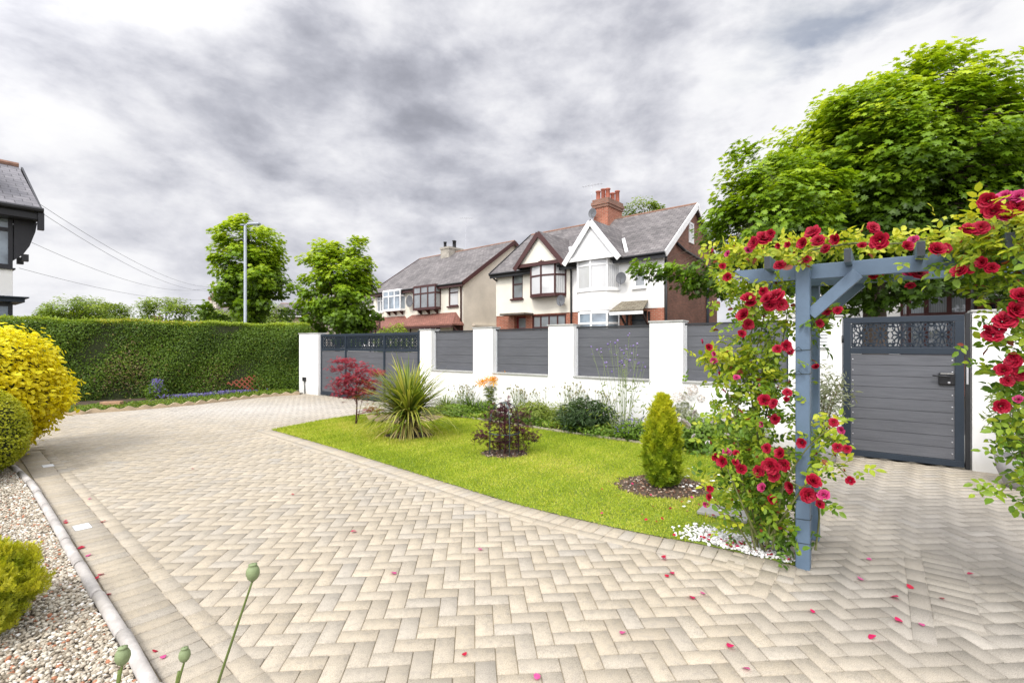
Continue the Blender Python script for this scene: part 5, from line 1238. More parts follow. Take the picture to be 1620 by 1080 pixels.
mb = MB(); wall_open(mb, 0, L2, 0, zband, .03, [(dl[0],dl[1],0,dl[3]), (gl_[0],gl_[1],gl_[2],gl_[3]), (dr[0],dr[1],0,dr[3]), (gr_[0]+.1,gr_[1]-.1,gr_[2],gr_[3])], .25); obj('brick_base', mb, m_redbrick, h, fix=False)
mb = MB(); mb.q((L2,.031,0),(L2,D2,0),(L2,D2,E2),(L2,D2/2,R2-.1),(L2,.031,E2)); mb.q((L2,D2,0),(0,D2,0),(0,D2,E2),(L2,D2,E2)); obj('side_wall', mb, m_brownbrick, h, fix=False)
mb = MB(); mb.box(L2-.28, L2+.006, -.006, .3, 0, zband); mb.box(L2-.05, L2+.004, -.008, .12, zband, E2-.1); q = obj('corner_quoin', mb, m_redbrick, h)
q2 = MB(); q2.box(L2-.052, L2+.007, -.010, .10, zband+.002, E2-.12); obj('corner_render', q2, m_white, h)
sl2 = (R2-E2)/(D2/2)
gabled_roof(h, L2, D2, E2, R2, m_slate, .2, .3, barge=(m_gut, m_whitewood))
window(h, *wl, .05, m_brownwood, g_mid, 1, .42, .07, m_brownwood); mb = MB(); mb.box(wl[0]-.12, wl[1]+.12, -.06, .01, wl[3]+.002, wl[3]+.14); obj('lintel', mb, m_brownwood, h)
window(h, *wr, .05, m_whitewood, g_mid, 1, None, .07, m_whitewood)
bay(h, bl[0], bl[1], zbl[0], zbl[1], .62, 3, m_brownwood, g_cur, .42, fw=.085)
bay(h, br[0], br[1], zbr[0], zbr[1], .68, 3, m_whitewood, g_cur, .33, gr_[3]+.06, m_white, fw=.09)
bay(h, gr_[0], gr_[1], gr_[2], gr_[3], .66, 3, m_whitewood, g_sky, .25, 0, m_redbrick, fw=.09)
window(h, gl_[0]+.02, gl_[1]-.02, gl_[2], gl_[3]-.01, .06, m_brownwood, g_mid, 4, .3, .08)
gable_front(h, P2(853,400,-.62)[0], (P2(895,412,-.6)[0]-P2(818,421,-.6)[0])/2-.1, zat(416.5,24.2), zat(368,24.2), .66, E2, sl2, m_brownwood, m_cream, m_slate)
gable_front(h, P2(935.5,400,-.72)[0], (P2(980,400,-.7)[0]-P2(893,412,-.7)[0])/2-.12, zat(408,22.3), zat(351,22.3), .74, E2, sl2, m_whitewood, m_whitewood, m_slate)
mb = MB(); mb.box(dl[0], dl[1], .24, .28, 0, dl[3]); d_ = obj('door', mb, M('oxblood_door', (.16,.02,.02), .4), h); mb = MB(); mb.q((dl[0]+.15,.236,dl[3]-.62),(dl[1]-.15,.236,dl[3]-.62),(dl[1]-.15,.236,dl[3]-.1),(dl[0]+.15,.236,dl[3]-.1)); obj('pane', mb, g_mid, d_, fix=False)
mb = MB(); mb.box(dl[0]-.35, dl[1]+.55, -.75, -.001, dl[3]+.03, dl[3]+.12); obj('porch_canopy', mb, M('weathered_felt', (.12,.10,.08), .9, .3), h)
mb = MB(); mb.box(dr[0], dr[1], .24, .28, 0, dr[3]); d_ = obj('door', mb, M('grey_door', (.05,.055,.06), .4), h); mb = MB(); mb.box(dr[0], dr[1], .20, .24, dr[3]-.42, dr[3]-.36); obj('transom', mb, m_steel, d_)
x0, x1 = P2(982,480)[0]-.1, P2(1029,480)[0]+.05; zc0, zc1 = zat(491,21.0), zat(477,21.8)
mb = MB(); mb.slab([(x0,-.85,zc0),(x1,-.85,zc0),(x1-.15,-.005,zc1),(x0+.15,-.005,zc1)], .05); pc_ = obj('porch_roof', mb, M_brick('mossy_slate', (.20,.17,.12), (.28,.25,.18), (.06,.05,.04), .3, .14, .012, .9), h)
mb = MB(); mb.box(x0, x1, -.84, -.80, zc0-.19, zc0-.052); obj('porch_fascia', mb, m_whitewood, pc_)
for x in (dr[0]-.12, dr[1]+.12): mb = MB(); mb.bar((x,-.02,zc0-.75), (x,-.7,zc0-.12), .06, .07); mb.box(x-.035, x+.035, -.06, .028, zc0-.8, zc0-.05); obj('porch_bracket', mb, m_gut, pc_)
pipe(h, [(xm+.02,-.28,E2-.25),(xm+.02,-.09,E2-.55),(xm+.02,-.07,0)], m_blackwood); pipe(h, [(-.12,-.34,E2-.25),(-.06,-.09,E2-.5),(.12,-.07,E2-.62)], m_gut)
pipe(h, [(L2+.07,.10,E2-.2),(L2+.07,.10,0)], m_gut, .05)
pipe(h, [(L2+.08,1.3,E2+.35),(L2+.12,2.0,E2+.15),(L2+.12,4.6,E2-.05)], m_gut, .07); pipe(h, [(L2+.08,5.15,E2-.1),(L2+.08,5.15,0)], m_steel, .06); pipe(h, [(L2+.08,4.0,1.9),(L2+.08,5.1,1.75)], m_gut, .05)
dish(h, P2(893,475)[0], P2(893,475,-.3)[1]); dish(h, P2(986,440)[0]+.05, P2(986,440,-.3)[1])
x, z = P2(1102, 365)[0], 0; 
y_ = 3.1; mb = MB(); zc = zat(367, 22.9); window(h, y_-.28, y_+.28, zc-.55, zc+.42, L2+.045, m_whitewood, g_cur, 1, None, .09, None, True)
chimney(h, xm+.05, D2/2, R2-.9, R2+.95, .85, 1.55, m_redbrick, 6, M('terracotta_pot', (.34,.11,.07), .8, .2))
aerial(h, xm-.55, D2/2-.7, R2-.2, 2.1); dish(h, xm-.25, R2+.2, D2/2-.8, .26)

# ---- the pair farther along: cream, red tiled porch roofs
H1 = Frame(-3.07-10.2*.745, 30.5+10.2*.667, math.atan2(-.667, .745)); L1, D1, E1, R1 = 10.2, 9.2, 5.62, 8.75
P1 = lambda px, py, y=0.: H1.pt(px, py, y)
h = thing('semi_detached_house', 'farther cream pair of semi-detached houses with red tiled porch roofs', 'house', (*H1.o, 0), H1.a)
def rc(x0, y0, x1, y1): 
    a, b = P1(x0,450)[0], P1(x1,450)[0]; d = H1.w((a+b)/2, 0)[1]; return a, b, zat(y1,d), zat(y0,d)
wa, wb, wc, wd = rc(595.5,465,606.5,493.5), rc(614,460,641,491), rc(663,453,697,489), rc(709.5,450.5,725,484)
gwin = rc(662,516,697,523); gdoor = rc(716,512,728,523)
mb = MB(); wall_open(mb, 0, L1, 0, E1, 0, [wa, wd, (gwin[0],gwin[1],1.1,gwin[3]), (gdoor[0],gdoor[1],0,gdoor[3])]); mb.q((0,0,0),(0,0,E1),(0,D1/2,R1-.1),(0,D1,E1),(0,D1,0)); obj('front_wall', mb, m_cream, h, fix=False)
mb = MB(); mb.q((L1,0,0),(L1,D1,0),(L1,D1,E1),(L1,D1/2,R1-.1),(L1,0,E1)); mb.q((L1,D1,0),(0,D1,0),(0,D1,E1),(L1,D1,E1)); obj('side_wall', mb, m_buff, h, fix=False)
gabled_roof(h, L1, D1, E1, R1, m_slate, .25, .3, barge=(m_brownwood, m_brownwood))
window(h, *wa, .05, m_whitewood, g_mid, 2, .38, .07, m_whitewood); window(h, *wd, .05, m_brownwood, g_cur, 1, .36, .08, m_brownwood)
bay(h, wb[0], wb[1], wb[2], wb[3], .42, 3, m_whitewood, g_sky, .3, sq=True, fw=.09); bay(h, wc[0], wc[1], wc[2], wc[3], .45, 3, m_brownwood, g_mid, .33, sq=True, fw=.10)
for w_, mt in ((wb, m_brownwood), (wc, m_brownwood)):
    for q in (.12, .5, .88): x = w_[0]+(w_[1]-w_[0])*q; mb = MB(); mb.prism([(x-.04,-.38,w_[2]-.08),(x-.04,-.01,w_[2]-.08),(x-.04,-.01,w_[2]-.36)], (.08,0,0)); obj('bay_bracket', mb, mt, h)
window(h, gwin[0], gwin[1], 1.1, gwin[3], .05, m_whitewood, g_dark, 4, .3, .08)
mb = MB(); mb.box(gdoor[0], gdoor[1], .05, .09, 0, gdoor[3]-.02); obj('door', mb, m_brownwood, h)
for a, b, y0, y1 in ((577,651,518,501.5),(642,734,514,496)):
    xa, xb = P1(a,510)[0], P1(b,510)[0]; d = H1.w((xa+xb)/2, -.8)[1]; z0, z1 = zat(y0,d), zat(y1,d+.6); mb = MB()
    mb.slab([(xa,-1.0,z0),(xb,-1.0,z0),(xb-.75,-.005,z1),(xa+.75,-.005,z1)], .08); mb.slab([(xb,-1.0,z0),(xb,-.003,z0),(xb-.75,-.005,z1)], .08); mb.slab([(xa,-.003,z0),(xa,-1.0,z0),(xa+.75,-.005,z1)], .08); r = obj('porch_roof', mb, m_tile_red, h)
    mb = MB(); mb.box(xa+.03, xb-.03, -.98, -.94, z0-.22, z0-.082); obj('porch_fascia', mb, m_brownwood, r)
    for x in (xa+.1, xb-.1): mb = MB(); mb.bar((x,-.03,z0-.8), (x,-.85,z0-.12), .07, .07); mb.box(x-.04, x+.04, -.06, -.002, z0-.9, z0-.08); obj('porch_bracket', mb, m_brownwood, r)
pipe(h, [(L1-.05,-.32,E1-.25),(L1-.12,-.1,E1-.5),(L1-.12,-.08,0)], m_brownwood, .055); dish(h, P1(654,476)[0], P1(654,476,-.3)[1], r=.42)
x = P1(789,455)[0]; zc = zat(464.5, 33.0); window(h, 4.0, 4.55, zc-.72, zc+.72, L1+.045, m_brownwood, g_dark, 1, None, .1, None, True)
mb = MB(); mb.box(L1+.001, L1+.16, .8, 7.5, 2.7, 2.8); obj('string_course', mb, m_buff, h)
chimney(h, P1(715,420,D1/2)[0], D1/2, R1-.7, zat(393,38.0), .95, 1.5, M('chimney_render', (.36,.33,.28), .9, .35, 3), 3, m_gut, False)
aerial(h, P1(737,400,D1/2)[0], D1/2, R1-.1, 2.6, 1.2)

# ---- house behind the large tree
H3 = Frame(8.75, 18.35, H2.a); L3 = 9.8
P3 = lambda px, py, y=0.: H3.pt(px, py, y)
h = thing('semi_detached_house', 'house half hidden behind the large tree, brown bay window above the garden gate', 'house', (*H3.o, 0), H3.a)
wg = (P3(1428,470)[0], P3(1542,470)[0]); zg = (1.2, zat(455,15.0)); w1 = (P3(1182,420)[0], P3(1204,420)[0], zat(436,18), zat(402,18)); w2 = (P3(1560,470)[0], P3(1680,470)[0])
mb = MB(); wall_open(mb, 0, L3, 0, 5.6, 0, [w1]); mb.q((0,0,0),(0,0,5.6),(0,3.4,8.1),(0,6.8,5.6),(0,6.8,0)); mb.q((L3,0,0),(L3,6.8,0),(L3,6.8,5.6),(L3,3.4,8.1),(L3,0,5.6)); obj('white_wall', mb, m_white, h, fix=False)
mb = MB(); mb.box(-.02, .5, -.03, -.003, 0, 3.05); obj('brick_pier', mb, m_redbrick, h); mb = MB(); mb.box(wg[1]+.03, w2[0]-.05, -.03, -.003, 0, 3.2); obj('brick_pier', mb, m_redbrick, h)
bay(h, wg[0], wg[1], zg[0], zg[1], .55, 4, m_brownwood, g_mid, .42, 0, m_redbrick, fw=.11); bay(h, wg[0]+.1, wg[1]-.1, 4.0, 5.3, .55, 4, m_brownwood, g_sky, .35, 3.4, m_white, fw=.1)
window(h, *w1, .05, m_whitewood, g_sky, 1, .35, .08, m_whitewood); bay(h, w2[0], w2[1], 1.2, 2.75, .5, 3, m_brownwood, g_dark, .42, 0, m_redbrick, fw=.11); bay(h, w2[0], w2[1], 4.0, 5.3, .5, 3, m_whitewood, g_sky, .35, 3.2, m_white, fw=.1)
gabled_roof(h, L3, 6.8, 5.6, 8.2, m_slate, .2, .3, barge=(m_whitewood, m_whitewood)); chimney(h, L3*.45, 3.4, 7.4, 9.1, .85, 1.5, m_redbrick, 4, m_ridge)

# ---- own house at the left edge
H4 = Frame(-14.35, 13.9, math.atan2(.795, .607))
h = thing('bay_fronted_house', 'corner of a white house with black timber bay and slate roof at the left edge', 'house', (*H4.o, 0), H4.a)
d4 = 13.9; zs = lambda py: zat(py, d4)
mb = MB(); mb.box(-9, -.75, .7, 8, 0, zs(330)); obj('wall', mb, m_white, h)
mb = MB(); mb.box(-3.2, 0, 0, 1.2, zs(470), zs(425)); obj('bay_band', mb, m_white, h, bev=.01)
mb = MB(); mb.box(-3.4, .22, -.22, 1.4, zs(478), zs(471.5)); mb.box(-3.5, .30, -.30, 1.5, zs(471.4), zs(469.5)); obj('bay_cornice', mb, m_steel, h)
for z0, z1, tr in ((zs(424), zs(336), .32), (0.9, zs(479), 0)):
    mb = MB(); gb = MB(); fw = .09
    xs_ = (-3.2, -2.4, -1.62, -.92, -.0)
    for x in xs_: mb.box(x-(.0 if x < -3 else fw), x if x > -3 else x+fw, -.003, fw, z0, z1)
    mb.box(-fw, .003, 1.1, 1.2, z0, z1); zt = z1-(z1-z0)*tr
    for z in ([z0+.05, z1-.05] + ([zt] if tr else [])):
        mb.box(-3.2, -.0, .004, fw-.01, z-.05, z+.05); mb.box(-fw+.01, -.004, .01, 1.2, z-.05, z+.05)
    mb.box(-3.25, .05, -.06, 1.25, z0-.045, z0-.002)
    if tr: mb.bar((-.05,.02,z1-.1), (-.85,.02,zt+.05), .05, .07); mb.bar((-1.68,.02,z1-.1), (-.95,.02,zt+.05), .05, .07)
    gb.q((-3.2,.045,z0),(-.04,.045,z0),(-.04,.045,z1),(-3.2,.045,z1)); gb.q((-.045,.045,z0),(-.045,1.2,z0),(-.045,1.2,z1),(-.045,.045,z1))
    w = obj('bay_window', mb, m_blackwood, h); obj('pane', gb, g_sky, w, fix=False)
ze, zr, yr = zs(329), 7.35, 2.7; sl = (zr-ze)/(yr+.55); og = .50
mb = MB(); mb.slab([(-9,-.55,ze),(og,-.55,ze),(og-.05,yr,zr),(-9,yr,zr)], .10); mb.slab([(-9,yr,zr),(og-.05,yr,zr),(og,yr*2+.5,ze),(-9,yr*2+.5,ze)], .10); r = obj('roof', mb, m_slate_near, h)
mb = MB(); mb.tube([(-9,yr,zr+.02),(og-.05,yr,zr+.02)], .10, 8); obj('ridge', mb, m_ridge, r)
mb = MB(); mb.tube([(-9,-.62,ze-.06),(og+.05,-.62,ze-.06)], .075, 8); mb.box(-9, og-.01, -.535, -.49, ze-.32, ze-.102); obj('gutter', mb, m_gut, r)
mb = MB(); mb.bar((og+.02,-.5,ze-.13), (og+.02,yr,zr-.13), .05, .26); mb.box(og-.06, og+.07, -.6, -.45, ze-.62, ze-.12); mb.box(-9, og-.03, -.48, .68, ze-.34, ze-.30); obj('barge_board', mb, m_blackwood, r)
for y0 in (-.05, .75):
    mb = MB(); mb.prism([(.02,y0,ze-.34),(.50,y0,ze-.34),(.46,y0,ze-.62),(.34,y0,ze-1.05),(.20,y0,ze-1.32),(.02,y0,ze-1.5)], (0,.12,0)); mb.box(.18,.32,y0-.02,y0+.14,ze-1.5,ze-1.3); obj('eaves_bracket', mb, m_blackwood, h)
mb = MB(); mb.box(-3.1, -.62, .15, 2.0, ze+.25, ze+1.35); dm = obj('dormer', mb, m_blackwood, r); mb = MB(); mb.slab([(-3.3,-.05,ze+1.36),(-.45,-.05,ze+1.36),(-.45,2.4,ze+1.62),(-3.3,2.4,ze+1.62)], .1); obj('dormer_roof', mb, m_gut, dm)
mb = MB(); mb.q((-2.9,.145,ze+.4),(-.8,.145,ze+.4),(-.8,.145,ze+1.2),(-2.9,.145,ze+1.2)); obj('pane', mb, g_sky, dm, fix=False)

# ---- far houses beyond the trees
def far_house(label, px, d, L, D, ez, rz, ang, mw, mr, wins=(), chim=None, name='stone_house', hip=0., chz=1.2):
    h = thing(name, label, 'house', (xat(px,d), d, 0), ang); mb = MB(); ops = [(x,x+w,z,z+hh) for x,w,z,hh in wins]
    wall_open(mb, 0, L, 0, ez, 0, ops); mb.q((0,0,0),(0,0,ez),(0,D/2,rz-.1 if not hip else ez),(0,D,ez),(0,D,0)); mb.q((L,0,0),(L,D,0),(L,D,ez),(L,D/2,rz-.1 if not hip else ez),(L,0,ez)); obj('wall', mb, mw, h, fix=False)
    if hip:
        mb = MB(); o = .3; mb.q((-o,-o,ez),(L+o,-o,ez),(L-hip,D/2,rz),(hip,D/2,rz)); mb.q((L+o,-o,ez),(L+o,D+o,ez),(L-hip,D/2,rz)); mb.q((L+o,D+o,ez),(-o,D+o,ez),(hip,D/2,rz),(L-hip,D/2,rz)); mb.q((-o,D+o,ez),(-o,-o,ez),(hip,D/2,rz)); mb.q((-o,-o,ez-.1),(-o,D+o,ez-.1),(L+o,D+o,ez-.1),(L+o,-o,ez-.1)); r = obj('roof', mb, mr, h, fix=False)
        mb = MB(); mb.tube([(hip,D/2,rz),(L-hip,D/2,rz)], .12, 6); mb.tube([(-o,-o,ez),(hip,D/2,rz)], .09, 6); mb.tube([(L+o,-o,ez),(L-hip,D/2,rz)], .09, 6); obj('ridge', mb, m_ridge, r)
    else: gabled_roof(h, L, D, ez, rz, mr, .2, .3)
    for a, b, c, d_ in ops: window(h, a, b, c, d_, .05, m_whitewood, g_mid, 2, .35, .1)
    if chim: chimney(h, chim, D/2, rz-.8, rz+chz, 1.0, 1.3, chm, 2, m_ridge)
    return h
chm = m_redbrick
far_house('grey hipped-roof house just visible between the second street tree and the cream pair', 560, 46, 7.5, 9, 5.4, 8.2, H1.a, m_white, m_slate, [(4.6,1.0,3.2,1.3)], None, 'hipped_house', 3.4)
far_house('sandstone house glimpsed to the right of the lamp post behind the trees', 428, 44, 3.4, 6, 4.4, 5.5, .1, m_sandstone, m_slate, [(.75,.9,2.6,1.5)])
far_house('buff house with white window glimpsed between the two street trees', 452, 50, 4.4, 8, 4.1, 7.4, -.2, m_buff, m_slate, [(1.8,1.6,2.2,1.3)])
chm = M('pale_chimney', (.5,.44,.38), .9)
far_house('far slate-roofed house with a pale chimney left of the lamp post', 296, 58, 5.0, 7, 3.7, 6.2, -.15, m_white, m_slate, [], 1.0, 'slate_roof_house', 0., 1.3)
chm = m_redbrick
far_house('sandstone gable with white window low behind the hedge beside the lamp post', 345, 54, 4.6, 7, 3.4, 4.6, .1, m_sandstone, m_slate, [(.4,1.0,2.2,1.5)])
far_house('tiny far house whose red brick chimney shows above the hedge', 207, 80, 6, 8, 3.6, 5.6, -.2, m_buff, m_slate, [], .8, 'slate_roof_house', 0., .75)
# garage lean-to and dark frame by the farther pair
g_ = thing('garage', 'low white garage with slate roof and skylight beside the cream pair', 'garage', (xat(544,38), 38, 0), -.42); mb = MB(); mb.box(0, 4.6, 0, 4, 0, 2.05); obj('wall', mb, m_white, g_)
mb = MB(); mb.slab([(-.2,-.3,2.1),(4.9,-.3,2.1),(4.1,3.2,3.3),(.9,3.2,3.3)], .1); r = obj('roof', mb, m_slate, g_); mb = MB(); mb.slab([(1.9,.8,2.55),(2.9,.8,2.55),(2.9,1.8,2.9),(1.9,1.8,2.9)], .04); obj('skylight', mb, g_dark, r)
t = thing('timber_frame', 'dark open timber frame standing beside the red tiled porch', 'frame', (xat(586,33), 33, 0), -.3); mb = MB()
for x in (0,.35,.72): mb.box(x-.04,x+.04,-.04,.04,0,zat(509,33))
for z in (zat(510,33), zat(516,33), zat(521,33)): mb.box(-.035,.755,-.045,.045,z-.04,z+.04)
obj('post_and_rail', mb, m_brownwood, t)

# ------------------------------------------------------------------ street furniture
x = xat(388,20.5); t = thing('street_lamp', 'slim galvanised street lamp behind the hedge, in front of the first street tree', 'street lamp', (x, 20.5, 0))
m_galv = M('galvanised_steel', (.33,.36,.40), .5, .15, 3, metal=.4); zt = zat(357,20.5)
mb = MB(); mb.tube([(0,0,0),(0,0,1.2),(0,0,1.21),(0,0,zt)], [.085,.085,.062,.055], 12); obj('pole', mb, m_galv, t, True)
mb = MB(); mb.tube([(0,0,zt-.05),(0,0,zt+.03),(.16,0,zt+.05)], .035, 8); mb.box(-.20,-.02,-.045,.045,zt+.005,zt+.06); obj('bracket', mb, m_galv, t, True)
mb = MB(); mb.prism([(.12,-.12,zt+.02),(.62,-.10,zt+.045),(.62,.10,zt+.045),(.12,.12,zt+.02)], (0,0,.075)); l = obj('lamp_head', mb, m_galv, t, bev=.02); mb = MB(); mb.box(.18,.56,-.08,.08,zt+.010,zt+.028); obj('lens', mb, g_mid, l)
cb = M('cable', (.16,.16,.17), .6)
for (a, da), (b, db), sag, lab in ((((60,321),14.2),((352,452),44),.9,'topmost overhead wire running down from the left eaves'), (((60,333),14.2),((352,456),44),1.0,'second overhead wire, just below the topmost one from the eaves'), (((38,378),15.5),((352,448),44),1.1,'third overhead wire, sagging lower across the sky'), (((30,424),16.5),((352,470),44),.6,'lowest faint overhead wire above the far trees')):
    p, q = np.array((xat(a[0],da),da,zat(a[1],da))), np.array((xat(b[0],db),db,zat(b[1],db))); mb = MB()
    mb.tube([tuple(p+(q-p)*k/24-np.array((0,0,sag*4*(k/24)*(1-k/24)))) for k in range(25)], .0065, 5, False); tag(obj('overhead_wire', mb, cb, None, True, fix=False), lab, 'wire', 'overhead wires')

# ------------------------------------------------------------------ trees
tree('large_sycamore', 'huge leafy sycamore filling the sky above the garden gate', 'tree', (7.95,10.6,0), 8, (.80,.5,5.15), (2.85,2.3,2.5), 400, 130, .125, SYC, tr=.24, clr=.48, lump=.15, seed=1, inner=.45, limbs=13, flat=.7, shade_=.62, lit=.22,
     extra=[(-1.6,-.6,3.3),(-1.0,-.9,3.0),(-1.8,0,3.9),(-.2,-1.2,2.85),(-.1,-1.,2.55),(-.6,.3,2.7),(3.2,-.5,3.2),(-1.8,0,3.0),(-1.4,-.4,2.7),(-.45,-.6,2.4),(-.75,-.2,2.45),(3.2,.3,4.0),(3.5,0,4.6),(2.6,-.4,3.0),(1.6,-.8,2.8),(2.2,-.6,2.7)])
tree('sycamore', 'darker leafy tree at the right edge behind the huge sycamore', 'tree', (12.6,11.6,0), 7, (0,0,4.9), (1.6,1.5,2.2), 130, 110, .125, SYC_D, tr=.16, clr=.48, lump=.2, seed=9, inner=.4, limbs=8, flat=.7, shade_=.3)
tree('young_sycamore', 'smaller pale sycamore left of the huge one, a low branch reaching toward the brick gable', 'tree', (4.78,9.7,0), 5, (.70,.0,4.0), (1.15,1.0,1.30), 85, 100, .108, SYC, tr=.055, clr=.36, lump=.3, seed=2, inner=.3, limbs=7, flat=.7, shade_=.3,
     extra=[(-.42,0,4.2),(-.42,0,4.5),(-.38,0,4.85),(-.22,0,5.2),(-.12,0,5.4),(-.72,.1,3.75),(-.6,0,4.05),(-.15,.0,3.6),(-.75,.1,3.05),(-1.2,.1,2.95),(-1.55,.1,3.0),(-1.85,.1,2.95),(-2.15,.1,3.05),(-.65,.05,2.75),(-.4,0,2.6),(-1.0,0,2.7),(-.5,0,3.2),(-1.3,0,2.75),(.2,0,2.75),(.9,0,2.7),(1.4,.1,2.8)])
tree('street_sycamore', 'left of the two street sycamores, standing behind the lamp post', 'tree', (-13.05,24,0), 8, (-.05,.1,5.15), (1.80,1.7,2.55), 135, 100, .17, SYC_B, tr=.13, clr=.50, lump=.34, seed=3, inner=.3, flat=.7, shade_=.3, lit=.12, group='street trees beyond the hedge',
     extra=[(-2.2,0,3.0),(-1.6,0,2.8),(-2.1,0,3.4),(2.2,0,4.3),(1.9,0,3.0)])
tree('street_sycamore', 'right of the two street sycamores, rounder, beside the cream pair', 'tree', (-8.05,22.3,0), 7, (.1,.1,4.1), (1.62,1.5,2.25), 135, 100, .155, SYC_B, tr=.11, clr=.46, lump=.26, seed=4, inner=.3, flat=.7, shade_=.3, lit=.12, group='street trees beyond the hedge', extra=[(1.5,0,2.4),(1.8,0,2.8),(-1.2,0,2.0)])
far = dict(tm=DIAM, flat=.75, lump=.25)
for i, (px, py, d, rx, rz, lab) in enumerate(((80,508,40,1.9,1.4,'far tree low over the hedge beside the left house'),(122,494,38,1.9,1.5,'far bushy tree above the hedge, left of the wide far tree'),(168,497,41,1.9,1.5,'rounded far tree above the middle of the hedge'),(262,500,36,1.75,1.75,'far tree above the hedge left of the pale chimney'),(350,503,48,1.6,1.3,'small far tree behind the first street sycamore'),(440,508,40,1.6,1.5,'pale far tree under the sandstone house window'),(745,520,40,1.5,1.3,'dark far shrub tree between the houses'))):
    tree('far_tree', lab, 'tree', (xat(px,d), d, 0), 5, (0,0,zat(py,d)-.35), (rx*1.1,rx,rz*.95), 62, 100, .20, PALE[:2]+FAR[1:] if i == 5 else FAR, tr=.12, clr=.6, seed=20+i, group='far trees above the hedge', limbs=6, **far)
tree('far_tree', 'treetop peeping over the ridge behind the red brick chimney', 'tree', (xat(1018,40), 40, 0), 12, (0,0,zat(336,40)), (1.5,1.2,1.1), 26, 70, .22, FAR, tr=.14, clr=.55, seed=31, limbs=5, extra=[(-1.6,0,zat(342,40)),(1.2,0,zat(328,40))], **far)
x, d = xat(625,29), 29; bush('garden_shrub', 'green shrub in front of the red tiled porch roofs', 'shrub', (x,d,0), (1.25,.9,1.25), 2400, .13, FAR, OVAL, zc=1.55, seed=171, shell=.5)
x, d = xat(1140,24), 27; bush('garden_shrub', 'shrub in the gap at the end of the brown brick gable', 'shrub', (x,d,0), (1.0,.9,1.2), 1200, .14, FAR, OVAL, zc=1.7, seed=172, shell=.5)

# ------------------------------------------------------------------ sky, sun, camera
SUN_AZ, SUN_EL = R(207), R(47)                             # behind and left of the camera
sd = Vector((math.sin(SUN_AZ)*math.cos(SUN_EL), math.cos(SUN_AZ)*math.cos(SUN_EL), math.sin(SUN_EL)))
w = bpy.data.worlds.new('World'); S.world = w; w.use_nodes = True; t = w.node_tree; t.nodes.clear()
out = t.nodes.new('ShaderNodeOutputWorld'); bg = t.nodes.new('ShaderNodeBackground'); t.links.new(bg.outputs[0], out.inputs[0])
sk = N(t, 'ShaderNodeTexSky', sky_type='NISHITA', sun_disc=False, sun_elevation=SUN_EL, sun_rotation=SUN_AZ)
tc = N(t, 'ShaderNodeTexCoord').outputs['Generated']
def vm(op, a, b=None):
    n = t.nodes.new('ShaderNodeVectorMath'); n.operation = op
    for i, v in enumerate((a, b)):
        if v is None: continue
        if hasattr(v, 'links'): t.links.new(v, n.inputs[i])
        else: n.inputs[i].default_value = v
    return n.outputs['Value'] if op in ('DOT_PRODUCT','LENGTH') else n.outputs[0]
def mt(op, a, b=0., c=None, clamp=False):
    n = t.nodes.new('ShaderNodeMath'); n.operation = op; n.use_clamp = clamp
    for i, v in enumerate((a, b) if c is None else (a, b, c)):
        if hasattr(v, 'links'): t.links.new(v, n.inputs[i])
        else: n.inputs[i].default_value = v
    return n.outputs[0]
dirn = vm('NORMALIZE', tc); sp = N(t, 'ShaderNodeSeparateXYZ'); t.links.new(dirn, sp.inputs[0])
zc = mt('ADD', mt('MAXIMUM', sp.outputs[2], 0.), .16); cx = N(t, 'ShaderNodeCombineXYZ')
t.links.new(mt('DIVIDE', sp.outputs[0], zc), cx.inputs[0]); t.links.new(mt('DIVIDE', sp.outputs[1], zc), cx.inputs[1]); cx.inputs[2].default_value = 3.7
fl = vm('MULTIPLY', dirn, (1., 1., 1.9))
nA = noise(t, cx.outputs[0], .9, 6, .55, .4); nC = noise(t, fl, 3.0, 10, .56, .18); nD = noise(t, fl, 8.0, 8, .56, .12)
dens = mt('ADD', mt('MULTIPLY', mt('SUBTRACT', nA, .5), .25), mt('ADD', mt('MULTIPLY', mt('SUBTRACT', nC, .5), 1.75), mt('MULTIPLY', mt('SUBTRACT', nD, .5), 1.05)))
def blob(px, py, deg, amt):
    global dens
    v = Vector((px-CX, F, HY-py)).normalized(); d = vm('DOT_PRODUCT', dirn, tuple(v)); mr = N(t, 'ShaderNodeMapRange', interpolation_type='SMOOTHSTEP', i_1=math.cos(R(deg)), i_2=1., i_3=0., i_4=amt); t.links.new(d, mr.inputs[0]); dens = mt('ADD', dens, mr.outputs[0])
BLOBS = [(720,30,20,.34),(560,250,13,.26),(330,240,13,.20),(800,275,14,.34),(960,120,12,.24),(1080,300,15,.30),(120,170,13,.14),(640,120,9,.14),(450,30,10,.10),(250,330,8,.08),(1130,90,10,-.12),(90,70,14,-.20),(560,150,7,-.12),(250,60,10,-.10),(1200,160,13,-.40),(1420,90,18,-.28),(120,370,15,-.22),(560,340,8,-.14),(1300,260,9,-.1),(420,420,10,.04),(640,430,7,.06),(0,250,8,.1),(830,420,8,.08),(350,120,8,-.08),(200,450,6,.14)]
for px_, py_, dg_, am_ in BLOBS: blob(px_, py_, dg_, am_*(.50 if am_ > 0 else .55))
cl = ramp(t, mt('ADD', mt('MULTIPLY', dens, .9), .295, clamp=True), [(0., (.99,.99,1.0)), (.16, (.93,.93,.96)), (.36, (.74,.745,.80)), (.56, (.54,.55,.615)), (.74, (.405,.415,.475)), (1., (.30,.31,.36))])
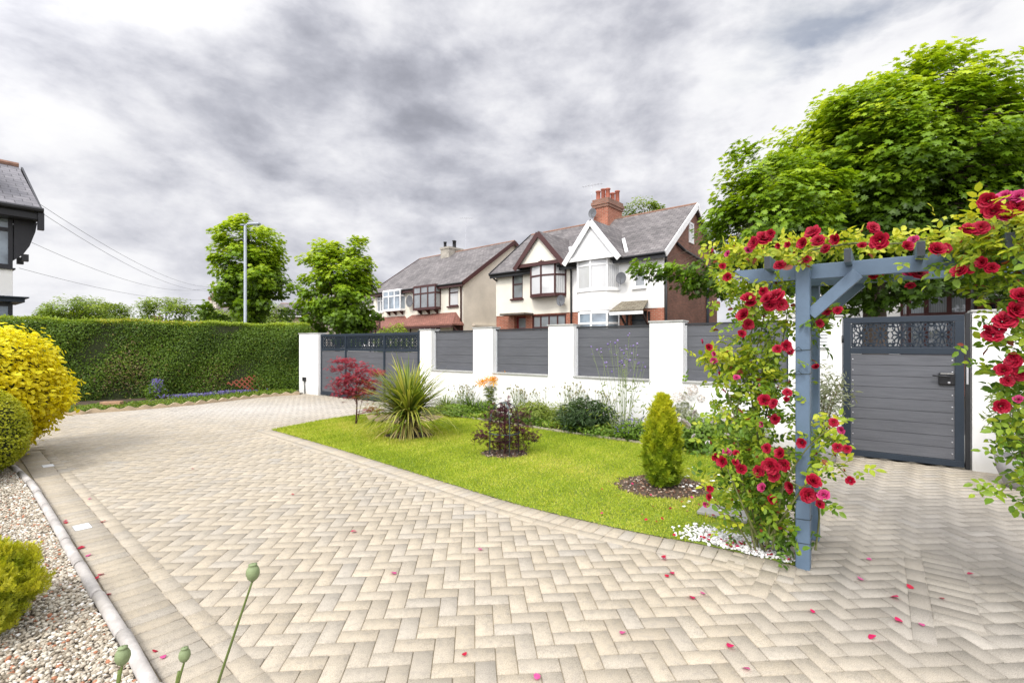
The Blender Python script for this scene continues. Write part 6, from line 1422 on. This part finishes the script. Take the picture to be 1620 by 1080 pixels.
skn = t.nodes.new('ShaderNodeVectorMath'); skn.operation = 'SCALE'; t.links.new(sk.outputs[0], skn.inputs[0]); skn.inputs['Scale'].default_value = .10
gapm = mt('MULTIPLY', mt('LESS_THAN', 0, 1), 0)
v = Vector((1390-CX, F, HY-40)).normalized(); d = vm('DOT_PRODUCT', dirn, tuple(v)); mr = N(t, 'ShaderNodeMapRange', interpolation_type='SMOOTHSTEP', i_1=math.cos(R(15)), i_2=1., i_3=0., i_4=1.); t.links.new(d, mr.inputs[0])
gap = mt('MULTIPLY', mr.outputs[0], ramp(t, nC, [(.52, 0.), (.68, .6)])); 
sky = mix(t, cl, skn.outputs[0], gap)
# sky gain added to light the scene, from behind the camera and overhead
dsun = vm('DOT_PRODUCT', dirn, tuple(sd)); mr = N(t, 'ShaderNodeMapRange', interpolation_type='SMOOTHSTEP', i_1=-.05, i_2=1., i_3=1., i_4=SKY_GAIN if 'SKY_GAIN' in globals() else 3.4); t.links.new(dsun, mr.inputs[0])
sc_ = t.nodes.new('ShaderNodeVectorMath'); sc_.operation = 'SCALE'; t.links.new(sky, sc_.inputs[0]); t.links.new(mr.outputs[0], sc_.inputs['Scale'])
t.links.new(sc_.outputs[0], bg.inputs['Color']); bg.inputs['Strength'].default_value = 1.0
sun = bpy.data.lights.new('sun', 'SUN'); sun.energy = 2.3; sun.angle = R(14); sun.color = (1., .95, .87)
so = bpy.data.objects.new('sun', sun); COL.objects.link(so); so.rotation_euler = (-sd).to_track_quat('-Z', 'Y').to_euler()
cam = bpy.data.cameras.new('camera'); cam.sensor_width = 36; cam.lens = F/1620*36; cam.shift_y = (HY-540)/1620; cam.clip_start = .05; cam.clip_end = 2000
co = bpy.data.objects.new('camera', cam); COL.objects.link(co); co.location = (0,0,CH); co.rotation_euler = (R(90),0,0); S.camera = co
S.render.resolution_x, S.render.resolution_y = 1024, 682
S.view_settings.view_transform = 'Standard'; S.view_settings.look = 'None'; S.view_settings.exposure = 0; S.view_settings.gamma = 1
S.cycles.use_denoising = True; S.cycles.max_bounces = 6; S.cycles.transparent_max_bounces = 4
S.cycles.sample_clamp_indirect = 10
